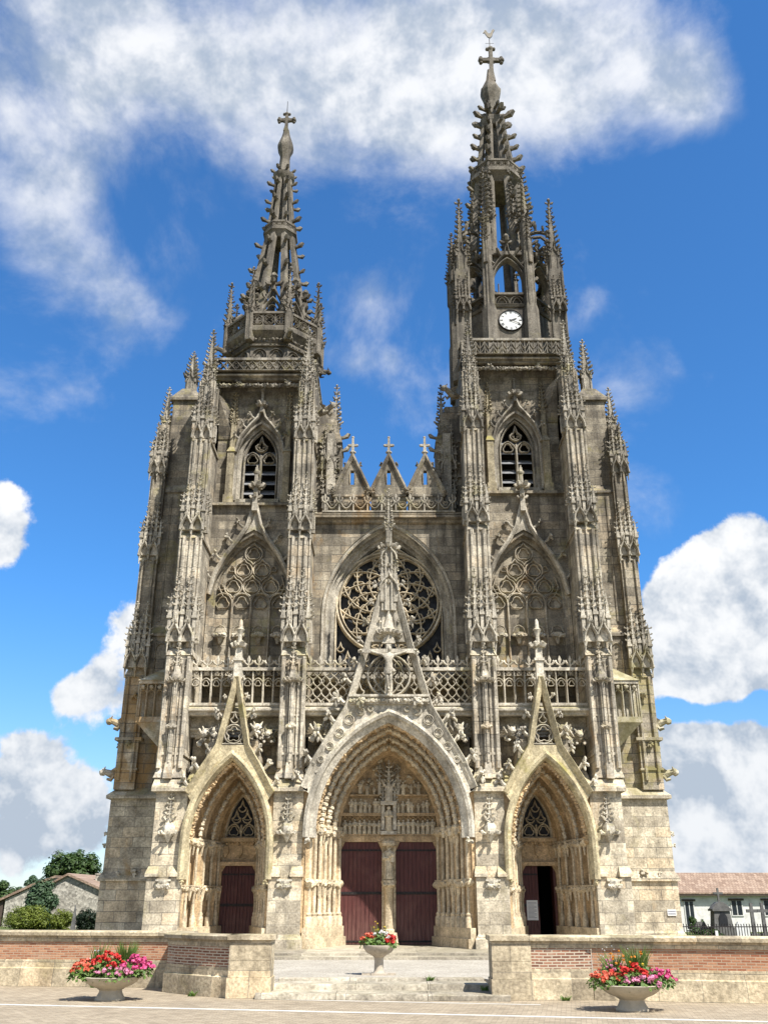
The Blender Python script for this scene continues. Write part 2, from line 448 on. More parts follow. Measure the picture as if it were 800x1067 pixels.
def pinnacle(mb, x, y, z, h, w, ang=0., shaft=.36, lev=5, cs=None, gab=True):
    hs = h*shaft; cs = cs or w*.55
    hw = w/2
    T0 = mb.T; TT = Matrix.Translation((x,y,z)) @ Matrix.Rotation(ang,4,'Z')
    mb.T = TT if T0 is None else T0 @ TT
    mb.frus((-hw,hw,-hw,hw,0),(-hw*.92,hw*.92,-hw*.92,hw*.92,hs))
    # sunk panels read as paired ribs
    for k in range(4):
        a = k*pi/2; d = (cos(a), sin(a)); e = (-sin(a), cos(a))
        for q in (-.34,.34):
            px, py = d[0]*hw*.97+e[0]*w*q, d[1]*hw*.97+e[1]*w*q
            mb.tube([(px,py,.04*hs),(px,py,hs*.9)], w*.09, 4)
        if gab:
            gw, gh = hw*1.18, w*1.35; zz = hs*.86; f0, f1 = hw*.92, hw*1.22
            L = ogee(gw, gh, 0, 0, 4); n = len(L)
            for (aa, za), (ab, zb2) in zip(L[:-1], L[1:]):
                pts = []
                for (s_, z_) in ((aa,za),(ab,zb2)):
                    for fo in (f0, f1):
                        pts.append((d[0]*fo+e[0]*s_, d[1]*fo+e[1]*s_, zz+z_))
                for (s_, z_) in ((aa,za),(ab,zb2)):
                    pts.append((d[0]*f1+e[0]*s_*.72, d[1]*f1+e[1]*s_*.72, zz+max(0,z_-w*.2)))
                mb.add(pts, [(0,1,3,2),(1,4,5,3)])
            mb.add([(d[0]*f0*1.04+e[0]*gw, d[1]*f0*1.04+e[1]*gw, zz),(d[0]*f0*1.04-e[0]*gw, d[1]*f0*1.04-e[1]*gw, zz),(d[0]*f0*1.04, d[1]*f0*1.04, zz+gh)], [(0,1,2)])
            crocket(mb, (d[0]*f1+e[0]*gw*.5, d[1]*f1+e[1]*gw*.5, zz+gh*.42), (d[0]*.4+e[0],d[1]*.4+e[1],.3), cs*.55)
            crocket(mb, (d[0]*f1-e[0]*gw*.5, d[1]*f1-e[1]*gw*.5, zz+gh*.42), (d[0]*.4-e[0],d[1]*.4-e[1],.3), cs*.55)
            crocket(mb, (d[0]*f1, d[1]*f1, zz+gh*.95), d+(.2,), cs*.7)
    z1 = hs+w*.1; hp = h*.93-z1
    mb.lathe([(w*.56,0),(w*.08,hp)], (0,0,z1), 4, 0, 1., pi/4)
    for i in range(lev):
        t = (i+.55)/lev*.93+.02
        r = (w*.56)*(1-t)+w*.08*t
        for k in range(4):
            a = pi/4+k*pi/2
            crocket(mb, (cos(a)*r*.92, sin(a)*r*.92, z1+hp*t), (cos(a),sin(a),0), cs*(1-.45*t))
    finial(mb, 0, 0, z1+hp-.02, max(.22, h*.085))
    mb.T = T0
def cluster(mb, cx, y, z, w, s=1.):
    """twin ogee gablets with crocketed spirelets, applied to the face of a buttress"""
    for dx in (-w/4, w/4):
        x = cx+dx
        L = ogee(w/4+.03, .95*s, x, z, 5)
        mb.sweep(P3(L, y-.20), barprof(.12,.26), pclosed=True, caps=True)
        mb.tube([(x-w/4,y-.2,z+.05),(x-w/4,y-.2,z-.22)], [.09*s,.03], 5)
        for (px, pz) in (L[2], L[4], L[-3], L[-5]):
            crocket(mb, (px, y-.2, pz), ((px-x)*3, -.5, .3), .17*s)
        mb.prism([(x-w*.2,z+.05),(x+w*.2,z+.05),(x,z+.75*s)], y-.10, y+.05)
        pinnacle(mb, x, y-.10, z+.55*s, 2.5*s, .20*s, 0, .30, 5, .17*s, False)
        leafball(mb, (x, y-.16, z+1.02*s), .13*s, 3)
    for dx, hh in ((-w/2,2.0),(0,2.3),(w/2,2.0)):
        mb.tube([(cx+dx,y-.12,z-.42*s),(cx+dx,y-.12,z+.25*s)], [.02,.075*s], 5)
        mb.frus((cx+dx-.07*s,cx+dx+.07*s,y-.2,y,z+.1*s),(cx+dx-.06*s,cx+dx+.06*s,y-.18,y,z+hh*.5*s)); mb.pyr(cx+dx, y-.1, z+hh*.5*s, .17*s, hh*.5*s, .015); mb.box(cx+dx-.1*s,cx+dx+.1*s,y-.24,y,z+hh*.48*s,z+hh*.53*s)
        for zz in (.62,.76,.9):
            for q in (-1,1): crocket(mb, (cx+dx+q*.05*s,y-.1,z+hh*zz*s), (q,-.4,0), .12*s)
def leafcrocket(mb, p, out, s):
    """curling cabbage-leaf crocket with separate lobes"""
    p = Vector(p); o = Vector(out).normalized(); u = Vector((0,0,1)); sd = o.cross(u)
    if sd.length < .1: sd = Vector((1,0,0))
    sd.normalize()
    c = p+o*s*.75+u*s*.25
    mb.tube([p-o*.3*s, p+o*.35*s, c], [.26*s,.20*s,.24*s], 6)
    for k in range(9):
        a = R.uniform(0,6.28); d = (o*R.uniform(-.1,1.)+sd*cos(a)+u*sin(a)*.9).normalized()
        b0 = c+d*s*.15; tip = c+d*s*R.uniform(.55,.8); t2 = tip-u*s*.12+d*s*.08
        mb.tube([b0, (b0+tip)/2+u*s*.05, tip, t2], [.12*s,.22*s,.19*s,.06*s], 5, sx=.75)
def figure(mb, x, y, z, h, ang=0., k=1., mat=0):
    pr = [(.15,0),(.165,.05),(.13,.3),(.125,.45),(.14,.55),(.155,.68),(.165,.76),(.13,.81),(.055,.84),(.05,.865),(.078,.90),(.082,.94),(.06,.98),(.015,1.0)]
    mb.lathe([(r*h*k, zz*h) for r, zz in pr], (x,y,z), 8, mat, .78, ang)
    # folded arms
    mb.tube([(x-.15*h*k,y-.02*h,z+.74*h),(x-.16*h*k,y-.08*h,z+.60*h),(x+.02*h,y-.14*h,z+.60*h)], [.05*h,.048*h,.035*h], 5, mat)
    mb.tube([(x+.15*h*k,y-.02*h,z+.74*h),(x+.16*h*k,y-.08*h,z+.58*h),(x-.01*h,y-.14*h,z+.66*h)], [.05*h,.048*h,.035*h], 5, mat)
    for q in (-.07,0,.06):
        mb.tube([(x+q*h*k*1.4,y-.105*h,z+.02*h),(x+q*h*k,y-.09*h,z+.5*h)], [.025*h,.012*h], 4, mat)
def gargoyle(mb, p, d, L=1.2, s=1.):
    p = Vector(p); d = Vector(d).normalized(); u = Vector((0,0,1))
    mb.tube([p-d*.2, p+d*.15*L, p+d*.5*L+u*.03, p+d*.78*L+u*.10, p+d*.95*L+u*.12, p+d*1.12*L+u*.02],
            [.20*s,.25*s,.22*s,.17*s,.21*s,.10*s], 8)
    side = u.cross(d)
    for q in (-1,1):
        mb.tube([p+d*.95*L+side*q*.12*s+u*.2*s, p+d*.85*L+side*q*.22*s+u*.42*s], [.08*s,.02*s], 4)
        mb.tube([p+d*.3*L+side*q*.2*s-u*.05, p+d*.45*L+side*q*.30*s-u*.30*s, p+d*.7*L+side*q*.22*s-u*.25*s], [.10*s,.09*s,.05*s], 5)
        mb.add([tuple(p+d*.2*L+side*q*.2*s+u*.15), tuple(p+d*.1*L+side*q*.45*s+u*.5*s), tuple(p+d*.55*L+side*q*.25*s+u*.2*s), tuple(p+d*.3*L+side*q*.2*s)], [(0,1,2),(0,2,3)])
    mb.blob(p+d*1.0*L+u*.08, .2*s, .15)
def arcseg(p, q, bulge, n=5):
    """arc from p to q bulging toward the viewer/opening side (positive) or hollow (negative)"""
    dx, dy = q[0]-p[0], q[1]-p[1]; L = sqrt(dx*dx+dy*dy); nx, ny = dy/L, -dx/L
    o = []
    for i in range(1, n+1):
        t = i/n; s = sin(pi*t)*bulge*L
        o.append((p[0]+dx*t+nx*s, p[1]+dy*t+ny*s))
    return o
def molding(p, q, seq):
    """seq: list of (kind, relative length); kinds r roll, h hollow, f fillet"""
    tot = sum(l for _, l in seq); pr = [p]; t = 0
    for k, l in seq:
        a = pr[-1]; t += l/tot; b = (p[0]+(q[0]-p[0])*t, p[1]+(q[1]-p[1])*t)
        if k == 'r': pr += arcseg(a, b, .5, 6)
        elif k == 'h': pr += arcseg(a, b, -.48, 6)
        elif k == 's':  # square step
            pr += [(b[0]-.0, a[1]), b]
        else: pr.append(b)
    return pr
def wall_arch(mb, x0, x1, z0, z1, y, pts, mat=0, clip=False):
    """front wall sheet with an arched hole; pts left->right with jambs"""
    ai = max(range(len(pts)), key=lambda i: pts[i][1])
    L = pts[:ai+1]; Rr = pts[ai:]
    zb = min(L[0][1], Rr[-1][1]); zt = L[-1][1]
    for A, B in zip(L[:-1], L[1:]):
        if B[1]-A[1] > 1e-5 and not (clip and B[1] > z1): mb.quad((x0,y,A[1]),(A[0],y,A[1]),(B[0],y,B[1]),(x0,y,B[1]), mat)
    for A, B in zip(Rr[:-1], Rr[1:]):
        if A[1]-B[1] > 1e-5 and not (clip and A[1] > z1): mb.quad((B[0],y,B[1]),(x1,y,B[1]),(x1,y,A[1]),(A[0],y,A[1]), mat)
    if z1 > zt: mb.quad((x0,y,zt),(x1,y,zt),(x1,y,z1),(x0,y,z1), mat)
    if z0 < zb: mb.quad((x0,y,z0),(x1,y,z0),(x1,y,zb),(x0,y,zb), mat)
def panel(mb, pts, y, mat=0):
    mb.add(P3(pts, y), [tuple(range(len(pts)))], mat)
def cornice(mb, x0, x1, y, z, h=.3, out=.25, ybk=None, mat=0):
    pr = [(0,0),(-out*.35,h*.15),(-out*.45,h*.45),(-out,h*.7),(-out,h),(.0,h*1.35)]
    yb = y if ybk is None else ybk
    n = len(pr)
    vs = [(x0,y+a,z+b) for a,b in pr]+[(x1,y+a,z+b) for a,b in pr]
    mb.add(vs, [(i,i+1,n+i+1,n+i) for i in range(n-1)]+[tuple(range(n)),tuple(range(2*n-1,n-1,-1))], mat)
def fleurons(mb, x0, x1, y, z, n, s=.4):
    for i in range(n):
        x = x0+(x1-x0)*(i+.5)/n
        mb.tube([(x,y,z),(x,y,z+.5*s),(x,y,z+.8*s),(x,y,z+1.15*s)], [.10*s,.07*s,.17*s,.03*s], 5)
        for q in (-1,1):
            mb.tube([(x,y,z+.3*s),(x+q*.25*s,y-.03,z+.42*s),(x+q*.40*s,y-.03,z+.62*s),(x+q*.30*s,y-.03,z+.74*s)], [.06*s,.10*s,.14*s,.05*s], 5)
        if i < n-1:
            xn = x+(x1-x0)/n
            bar(mb, [(x+(xn-x)*t/4, z+.12*s-.10*s*sin(pi*t/4)) for t in range(5)], y, .06, .1)
def balustrade(mb, x0, x1, z0, z1, y, kind, n, d=.2):
    mb.box(x0,x1,y-d*.6,y+d*.6,z0,z0+.12); mb.box(x0,x1,y-d*.75,y+d*.75,z1-.14,z1)
    a, b = z0+.12, z1-.14; h = b-a; w = (x1-x0)/n
    for i in range(n):
        l, r = x0+i*w, x0+(i+1)*w; c = (l+r)/2
        if kind == 'lancet':
            bar(mb, [(l,a),(l,b)], y, .09, d)
            if i == n-1: bar(mb, [(r,a),(r,b)], y, .09, d)
            bar(mb, arch(w/2, w*.62, b-w*.95-h*.12, None, c, 6), y, .06, d*.8)
            bar(mb, foil(c, b-w*.95-h*.10+.02, w*.30, 3), y, .04, d*.6, True)
            for q in (l+w*.0, r): bar(mb, foil(q, b-w*.28, w*.27, 4, pi/4), y, .045, d*.6, True)
            bar(mb, foil(c, b-w*.1, w*.2, 3, -pi/2, 4), y, .04, d*.6, True)
        elif kind == 'net':
            rows = 3; hh = h/rows
            for rr in range(rows):
                zz = a+rr*hh
                for (p, q) in ((l,c),(c,l),(c,r),(r,c)):
                    if rr % 2: 
                        pass
                    bar(mb, [(p+(q-p)*(.5-.5*cos(pi*t/6)), zz+hh*t/6) for t in range(7)], y, .058, d)
                bar(mb, foil(c, zz+hh*.5 if rr%2 else zz+hh*.5, w*.20, 3), y, .045, d*.6, True) if True else None
                bar(mb, foil(l, zz+hh*.02+hh*.98*(rr%2), w*.16, 3, -pi/2), y, .04, d*.6, True)
        elif kind == 'x':
            bar(mb, [(l,a),(c,b),(r,a)], y, .075, d); bar(mb, [(l,b),(c,a),(r,b)], y, .075, d)
            bar(mb, foil(c, (a+b)/2, w*.22, 4, pi/4), y, .045, d*.6, True)
            bar(mb, foil(l, (a+b)/2, w*.19, 4, 0), y, .045, d*.6, True)
        elif kind == 'flame':
            bar(mb, [(l,a),(l,b)], y, .07, d)
            if i == n-1: bar(mb, [(r,a),(r,b)], y, .07, d)
            for (p, q) in ((c,l),(c,r)):
                bar(mb, [(p+(q-p)*t/5, a+.02+h*.55*(t/5)**1.6) for t in range(6)], y, .06, d)
                bar(mb, [(p+(q-p)*t/5, a+h*.42+h*.55*(t/5)**1.6) for t in range(6)], y, .06, d)
            bar(mb, [(c,a),(c,b)], y, .05, d)
        elif kind == 'quatre':
            bar(mb, circle(c, (a+b)/2, min(w,h)*.46, 20), y, .07, d, True)
            bar(mb, foil(c, (a+b)/2, min(w,h)*.36, 4, pi/4 if i%2 else 0), y, .055, d*.7, True)
            bar(mb, [(l,a),(l,b)], y, .07, d)
            if i == n-1: bar(mb, [(r,a),(r,b)], y, .07, d)
        elif kind == 'arcs':
            bar(mb, [(l+w*t/8, b-h*.75*sin(pi*t/8)) for t in range(9)], y, .09, d)
            mb.blob((l,y,b-.05), .12, .2); mb.blob((l+w*.0,y,a+h*.3), .09, .2)

# ================================================================== THE CATHEDRAL
church = empty('cathedral', (0,0,.46), 0, 'grey gothic limestone cathedral with two openwork spires, three deep portals and a rose window', 'cathedral')
CH_OFF = Matrix.Translation((0,0,-.46))
def CM(s=1):
    """builder whose points are world points, stored relative to the church's base"""
    mb = MB(); mb.T = CH_OFF if s > 0 else CH_OFF @ Matrix.Scale(-1, 4, (1,0,0)); return mb
def part(mb, name, mat, parent=None, angle=38):
    o = mb.build(name, mat, parent or church, angle); return o
def rot_about(mb, cx, cy, ang):
    mb.T = mb.T @ Matrix.Translation((cx,cy,0)) @ Matrix.Rotation(ang,4,'Z')

# ---------------------------------------------------------------- portals
PORTAL = {}
def portal(cx, wo, zs, h, a, b, seq, big):
    z0 = .46
    pts = arch(wo, h, zs, z0, cx, 18)
    pr = molding((0,0), (a,b), seq)
    mb = CM(); mb.sweep(P3(pts, .25), pr)
    # hood band in front
    hw = .40 if big else .20
    hood = arch(wo, h, zs, zs-.3 if big else 3.0, cx, 18)
    hd = CM(); hd.sweep(P3(hood, 0.), [(-.12,.3),(-.12,-.08),(0.0,-.16),(.12,-.1),(.16 if big else .1,.02),(hw,.16),(hw+.02,.42)])
    # front wall with the arched hole
    xi, xo = (3.56 if big else 1.86), None
    wall_arch(mb, cx-xi, cx+xi, z0, 6.9 if big else 6.7, .3, [p for p in pts], 0, True)
    for q in (-1,1): leafball(hd, (cx+q*(wo-.1),-.02,(zs-.3 if big else 3.0)-.1), .24 if big else .17, 5)
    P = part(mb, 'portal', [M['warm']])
    part(hd, 'hood_mould', M['carved'] if big else M['mossy'], P)
    # jamb bands: plinth, console band, capitals
    for sgn in (-1,1):
        jb = CM()
        def J(t): return (cx+sgn*(wo-a*t), .25+b*t)
        for (za, zb, th) in ((z0,z0+.35,.34),(z0+.35,z0+.75,.24)):
            p, q = J(0), J(1)
            path = [(p[0]+sgn*.05,p[1]-.15,0),(q[0],q[1],0)]
            # offset toward the opening
            dx, dy = q[0]-p[0], q[1]-p[1]; L = sqrt(dx*dx+dy*dy); n = (-sgn*dy/L, -abs(dx)/L)
            A = [(path[0][0],path[0][1]),(path[1][0],path[1][1])]
            B = [(A[0][0]+n[0]*th,A[0][1]+n[1]*th),(A[1][0]+n[0]*th,A[1][1]+n[1]*th)]
            jb.prism_z([A[0],A[1],B[1],B[0]], za, zb)
        for zz, hh, rr in (((2.75,.28,.16),(zs-.12,.42,.2)) if big else ((2.55,.25,.13),(zs-.1,.32,.15))):
            p, q = J(0), J(1); dx, dy = q[0]-p[0], q[1]-p[1]; L = sqrt(dx*dx+dy*dy); n = (-sgn*dy/L, -abs(dx)/L)
            A = [p,q]; B = [(v[0]+n[0]*.16,v[1]+n[1]*.16) for v in A]
            jb.prism_z([A[0],A[1],B[1],B[0]], zz+hh*.75, zz+hh)
            k = int(L/.2)
            for i in range(k):
                t = (i+.5)/k
                x, y = p[0]+dx*t+n[0]*.08, p[1]+dy*t+n[1]*.08
                jb.blob((x,y,zz+hh*.4+R.uniform(-.03,.03)), rr*R.uniform(.7,1.1), .35)
                if i % 2: jb.tube([(x,y,zz-.35),(x,y,zz+.1)], [.03,.10], 5)
        # slender shafts with bases and caps
        k = 7 if big else 5
        for i in range(k):
            t = (i+.5)/k; p = J(t)
            dx, dy = J(1)[0]-J(0)[0], J(1)[1]-J(0)[1]; L = sqrt(dx*dx+dy*dy); n = (-sgn*dy/L, -abs(dx)/L)
            x, y = p[0]+n[0]*.08, p[1]+n[1]*.08; r = .085 if big else .06
            jb.lathe([(r*2.1,0),(r*2.1,.35),(r*1.5,.42),(r*1.7,.5),(r,.58),(r,1.2),(r,zs-z0-.75-.1)], (x,y,z0+.74), 8)
        part(jb, 'jamb', M['jambst'], P)
    # statuettes under canopies in the hollow orders, leaf crest on the front order
    cv = CM()
    Rr = (wo*wo+h*h)/(2*wo); c = -wo+Rr; a1 = atan2(h, -c)
    orders = ((.13,.10),(.31,.28),(.50,.48),(.69,.66)) if big else ((.12,.10),(.33,.31),(.67,.64))
    for oi, (ta, tb) in enumerate(orders):
        rr = Rr-a*ta-(.17 if big else .12); y = .25+b*tb-(.10 if big else .06)
        amax = math.acos(min(1, c/rr))
        n = (12 if big else 8) if oi else (18 if big else 12)
        s_ = (.42 if big else .30)*(1. if oi else .62)
        for sgn in (-1,1):
            for i in range(n):
                th = (i+.4)/n*amax
                X = cx+(c-rr*cos(th) if sgn < 0 else -c+rr*cos(th)); z = zs+rr*sin(th)
                tang = Vector((sin(th) if sgn < 0 else -sin(th),0,cos(th)))
                q = Vector((X,y,z)); cv = CM()
                cv.tube([q-tang*s_*.5, q-tang*s_*.25, q+tang*s_*.12, q+tang*s_*.28, q+tang*s_*.40, q+tang*s_*.5], [s_*.25,s_*.20,s_*.27,s_*.12,s_*.16,s_*.05], 7)
                for e in (-1,1):
                    sd = Vector((-tang.z,0,tang.x))*e
                    cv.tube([q+tang*s_*.16+sd*s_*.22, q+sd*s_*.26-tang*s_*.05+Vector((0,-.08*s_,0)), q-tang*s_*.02+Vector((0,-.26*s_,0))], [s_*.09,s_*.08,s_*.06], 5)
                cv.lathe([(s_*.1,0),(s_*.30,.02),(s_*.26,.1),(s_*.06,.2)], tuple(q+tang*s_*.58+Vector((0,0,-.03))), 6)
                cv.blob(q-tang*s_*.6, s_*.22, .35)
                part(cv, 'statuette' if oi else 'leaf_boss', M['figst'], P)
    cv = CM()
    rr = Rr-.26*(1.4 if big else 1); n = 40 if big else 26
    amax = math.acos(min(1, c/rr))
    for sgn in (-1,1):
        for i in range(n):
            th = (i+.5)/n*amax
            x = c-rr*cos(th); z = zs+rr*sin(th); X = cx+(x if sgn<0 else -x)
            cv.blob((X,.33,z), (.15 if big else .11)*R.uniform(.6,1.1), .4)
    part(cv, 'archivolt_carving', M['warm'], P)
    return P

seq_big = [('f',.10),('r',.22),('h',.16),('r',.20),('f',.06),('h',.85),('f',.05),('r',.17),('h',.14),('r',.2),('f',.05),('h',.8),('f',.05),('r',.2),('h',.16),('r',.2),('f',.2)]
seq_sm = [('f',.08),('r',.18),('h',.14),('r',.16),('f',.05),('h',.72),('f',.05),('r',.16),('h',.12),('r',.16),('f',.05),('h',.70),('f',.05),('r',.16),('h',.14),('r',.14),('f',.45)]
PC = portal(0., 3.40, 4.9, 4.8, 1.25, 3.2, seq_big, True)
PS = {s: portal(6.62*s, 1.78, 4.4, 3.55, .95, 3.5, seq_sm, False) for s in (-1,1)}

def gable_fill(mb, cx, arc, rake, zf, y0, y1):
    ai = max(range(len(arc)), key=lambda i: arc[i][1])
    half = arc[ai:][::-1]                       # right half, bottom -> apex
    half = [p for p in half if p[1] >= rake[0][1]-.4]
    seg = [rake[0]]
    for p, q in zip(rake[:-1], rake[1:]):
        if q[1] <= zf: seg.append(q)
        else:
            t = (zf-p[1])/(q[1]-p[1]); seg.append((p[0]+(q[0]-p[0])*t, zf)); break
    seg.append((0., zf))
    Ls = [0]
    for p, q in zip(seg[:-1], seg[1:]): Ls.append(Ls[-1]+sqrt((p[0]-q[0])**2+(p[1]-q[1])**2))
    m = len(half)
    def at(t):
        d = t*Ls[-1]
        for i in range(len(seg)-1):
            if d <= Ls[i+1]+1e-6:
                u = (d-Ls[i])/max(1e-6,Ls[i+1]-Ls[i])
                return (seg[i][0]+(seg[i+1][0]-seg[i][0])*u, seg[i][1]+(seg[i+1][1]-seg[i][1])*u)
        return seg[-1]
    for sg in (-1,1):
        for i in range(m-1):
            A, B = half[i], half[i+1]; C, D = at((i+1)/(m-1)), at(i/(m-1))
            f = [(cx+sg*abs(A[0]-cx),A[1]),(cx+sg*abs(B[0]-cx),B[1]),(cx+sg*C[0],C[1]),(cx+sg*D[0],D[1])]
            for y in (y0,y1): mb.quad(*[(p[0],y,p[1]) for p in f])

def lichen_gable(cx, wo, zs, h, rake, zf, parent, big):
    mb = CM()
    arc = arch(wo+.1, h+.1, zs, None, cx, 18)
    gable_fill(mb, cx, arc, rake, zf, -.02, .5)
    w = .25 if big else .22
    prof = [(-w*.15,.5),(-w*.15,-.12),(.0,-.2),(w*.5,-.12),(w,-.02),(w,.5)]
    path = [(cx-x, -.0, z) for x, z in rake] + [(cx+x, 0., z) for x, z in rake[::-1]]
    mb.sweep(path, prof, pclosed=True, caps=True)
    G = part(mb, 'gable', M['carved'] if big else M['mossy'], parent)
    for sg in (-1,1):
        tot = 0; step = .92 if big else .80; nxt = .25
        for p, q in zip(rake[:-1], rake[1:]):
            L = sqrt((q[0]-p[0])**2+(q[1]-p[1])**2)
            while nxt < tot+L:
                u = (nxt-tot)/L; x = p[0]+(q[0]-p[0])*u; z = p[1]+(q[1]-p[1])*u
                n = Vector(((q[1]-p[1])*sg, 0, (p[0]-q[0]))).normalized()
                sz = (.44 if big else .34)*R.uniform(.85,1.15)*(1 if z < zf+1.5 else .7)
                ck = CM(); leafcrocket(ck, Vector((cx+sg*x,.1,z)), n+Vector((0,-.2,0)), sz)
                part(ck, 'crocket', M['carved'], parent)
                nxt += step
            tot += L
    return G

rakeS = [(1.84,6.4),(1.24,7.45),(.70,8.3),(.09,11.2)]
rakeC = [(3.66,6.6),(3.18,7.75),(1.86,9.95),(1.02,12.75),(.30,15.6)]
for s in (-1,1):
    cx = 6.62*s
    lichen_gable(cx, 1.78, 4.4, 3.55, rakeS, 8.3, PS[s], False)
    t = CM()
    bar(t, circle(cx, 8.78, .40, 24), .15, .08, .22, True); bar(t, foil(cx, 8.78, .33, 5), .15, .05, .16, True)
    bar(t, drop(cx, 9.42, .17), .15, .05, .16, True)
    for q in (-1,1): bar(t, drop(cx+q*.42, 8.5, .12), .15, .05, .16, True)
    bar(t, [(cx-.75,8.36),(cx+.75,8.36)], .15, .09, .22); bar(t, [(cx-.38,9.7),(cx+.38,9.7)], .15, .06, .2)
    part(t, 'tracery', M['carved'], PS[s])
    f = CM()
    f.frus((cx-.19,cx+.19,-.05,.35,10.7),(cx-.13,cx+.13,.02,.28,12.75)); f.box(cx-.22,cx+.22,-.07,.37,11.95,12.07)
    leafball(f, (cx,.15,11.25), .28, 5); 
    for k in range(6):
        aa = k*pi/3; crocket(f, (cx,.15,12.62), (cos(aa),sin(aa),0), .36)
    f.lathe([(.12,0),(.08,.5),(.14,.7),(.19,.78),(.10,.86),(.07,1.2),(.02,1.28)], (cx,.15,12.6), 8)
    part(f, 'finial', M['carved'], PS[s])
    # sloping shoulders beside the gable
    for q in (-1,1):
        sh = CM(); x0, x1 = cx+q*.95, cx+q*1.95
        sh.quad((x0,.25,6.85),(x1,.25,6.7),(x1,1.85,7.7),(x0,1.85,7.9))
        sh.frus((min(cx+q*1.0,cx+q*1.35),max(cx+q*1.0,cx+q*1.35),.3,1.9,6.7),(min(cx+q*.7,cx+q*1.0),max(cx+q*.7,cx+q*1.0),.3,1.9,8.6))
        part(sh, 'portal_roof', M['stone'], PS[s])

lichen_gable(0., 3.40, 4.9, 4.8, rakeC, 10.05, PC, True)
b = CM(); b.box(-1.80,1.80,-.14,.5,10.02,10.32); b.box(-1.72,1.72,-.24,.5,10.32,10.42)
for i in range(22): b.blob((-1.65+3.3*i/21,-.16,10.16), .10, .35)
for q in (-1,1): leafball(b, (q*1.2,-.2,10.12), .34, 6)
part(b, 'gable_band', M['carved'], PC); b = CM()
for q in (-1,1):
    b = CM()
    for (x_, z_, r_) in ((1.22,9.72,.17),(1.70,9.36,.21),(2.10,8.80,.19),(2.50,8.25,.16),(2.86,7.7,.13),(.78,9.82,.11)):
        bar(b, circle(q*x_, z_, r_, 14), -.05, .06, .12, True); bar(b, foil(q*x_, z_, r_*.75, 3), -.05, .035, .09, True)
    bar(b, [(q*3.46,6.75),(q*3.0,7.8),(q*1.72,9.94)], -.05, .09, .14)
    part(b, 'spandrel_relief', M['carved'], PC)
b = CM()
b.prism([(-.99,12.8),(.99,12.8),(.32,15.4),(-.32,15.4)], .0, .45)
for i in range(7): b.blob((-.45+.15*i,-.08,13.05+.06*(i%2)), .13, .35)
b.lathe([(.08,-.25),(.26,-.05),(.40,.1),(.38,.3),(.24,.42),(.12,.9),(.04,1.25)], (0,-.08,13.0), 8)
for k in range(9): crocket(b, (.34*cos(k*pi/8),-.08-.34*sin(k*pi/8),13.12), (cos(k*pi/8),-sin(k*pi/8)-.05,0), .26)
for q in (-1,1):
    b.tube([(q*.80,-.04,12.95),(q*.27,-.04,15.3)], .05, 5); b.tube([(q*.30,-.04,12.9),(q*.22,-.04,15.2)], .05, 5)
    leafball(b, (q*.52,-.05,13.2), .16, 4); leafball(b, (q*.42,-.05,13.75), .13, 3)
part(b, 'gable_top', M['carved'], PC)
for q in (-1,1):
    b = CM()
    b.quad((q*2.6,.28,6.75),(q*3.58,.28,6.75),(q*3.58,1.92,7.5),(q*2.6,1.92,7.7))
    b.frus((min(q*2.7,q*3.1),max(q*2.7,q*3.1),.45,1.9,6.8),(min(q*2.1,q*2.5),max(q*2.1,q*2.5),.45,1.9,8.9))
    part(b, 'portal_roof', M['stone'], PC)
t = CM()
bar(t, circle(0, 11.30, .92, 36), .15, .11, .24, True)
for q in (-1,1):
    bar(t, [(q*(.14+.50*sin(pi*i/10)), 10.5+1.6*i/10) for i in range(11)], .15, .08, .2)
    bar(t, drop(q*.45, 11.15, .20), .15, .06, .18, True); bar(t, foil(q*.48, 10.78, .17, 3), .15, .05, .16, True); bar(t, foil(q*.42, 11.78, .17, 3), .15, .05, .16, True)
    bar(t, drop(q*1.28, 10.62, .20), .15, .06, .18, True); bar(t, drop(q*1.02, 12.05, .13), .15, .05, .16, True); bar(t, drop(q*.40, 12.42, .17), .15, .06, .18, True)
bar(t, [(0,10.4),(0,12.8)], .15, .34, .26)
part(t, 'tracery', M['carved'], PC)
p = CM()
p.frus((-.33,.33,-.15,.45,14.2),(-.25,.25,-.08,.40,17.2))
for q in (-1,1):
    pinnacle(p, q*.30, -.10, 14.6, 2.7, .17, 0, .5, 5, .13, False)
    p.tube([(q*.14,-.2,14.2),(q*.13,-.18,17.1)], .05, 5)
gm = ogee(.42,.95,0,15.1,5); p.sweep(P3(gm,-.22), barprof(.1,.16), pclosed=True, caps=True)
gm = ogee(.36,.8,0,16.6,5); p.sweep(P3(gm,-.2), barprof(.09,.14), pclosed=True, caps=True)
for z_, r_ in ((15.5,.26),(16.3,.24),(17.25,.36)):
    for k in range(8):
        aa = k*pi/4; crocket(p, (cos(aa)*.2,.15+sin(aa)*.2,z_), (cos(aa),sin(aa),0), r_)
p.lathe([(.22,0),(.36,.2),(.40,.32),(.26,.36)], (0,.15,17.1), 8)
pinnacle(p, 0, .15, 17.3, 3.0, .25, 0, .32, 7, .19)
part(p, 'pinnacle', M['carved'], PC)

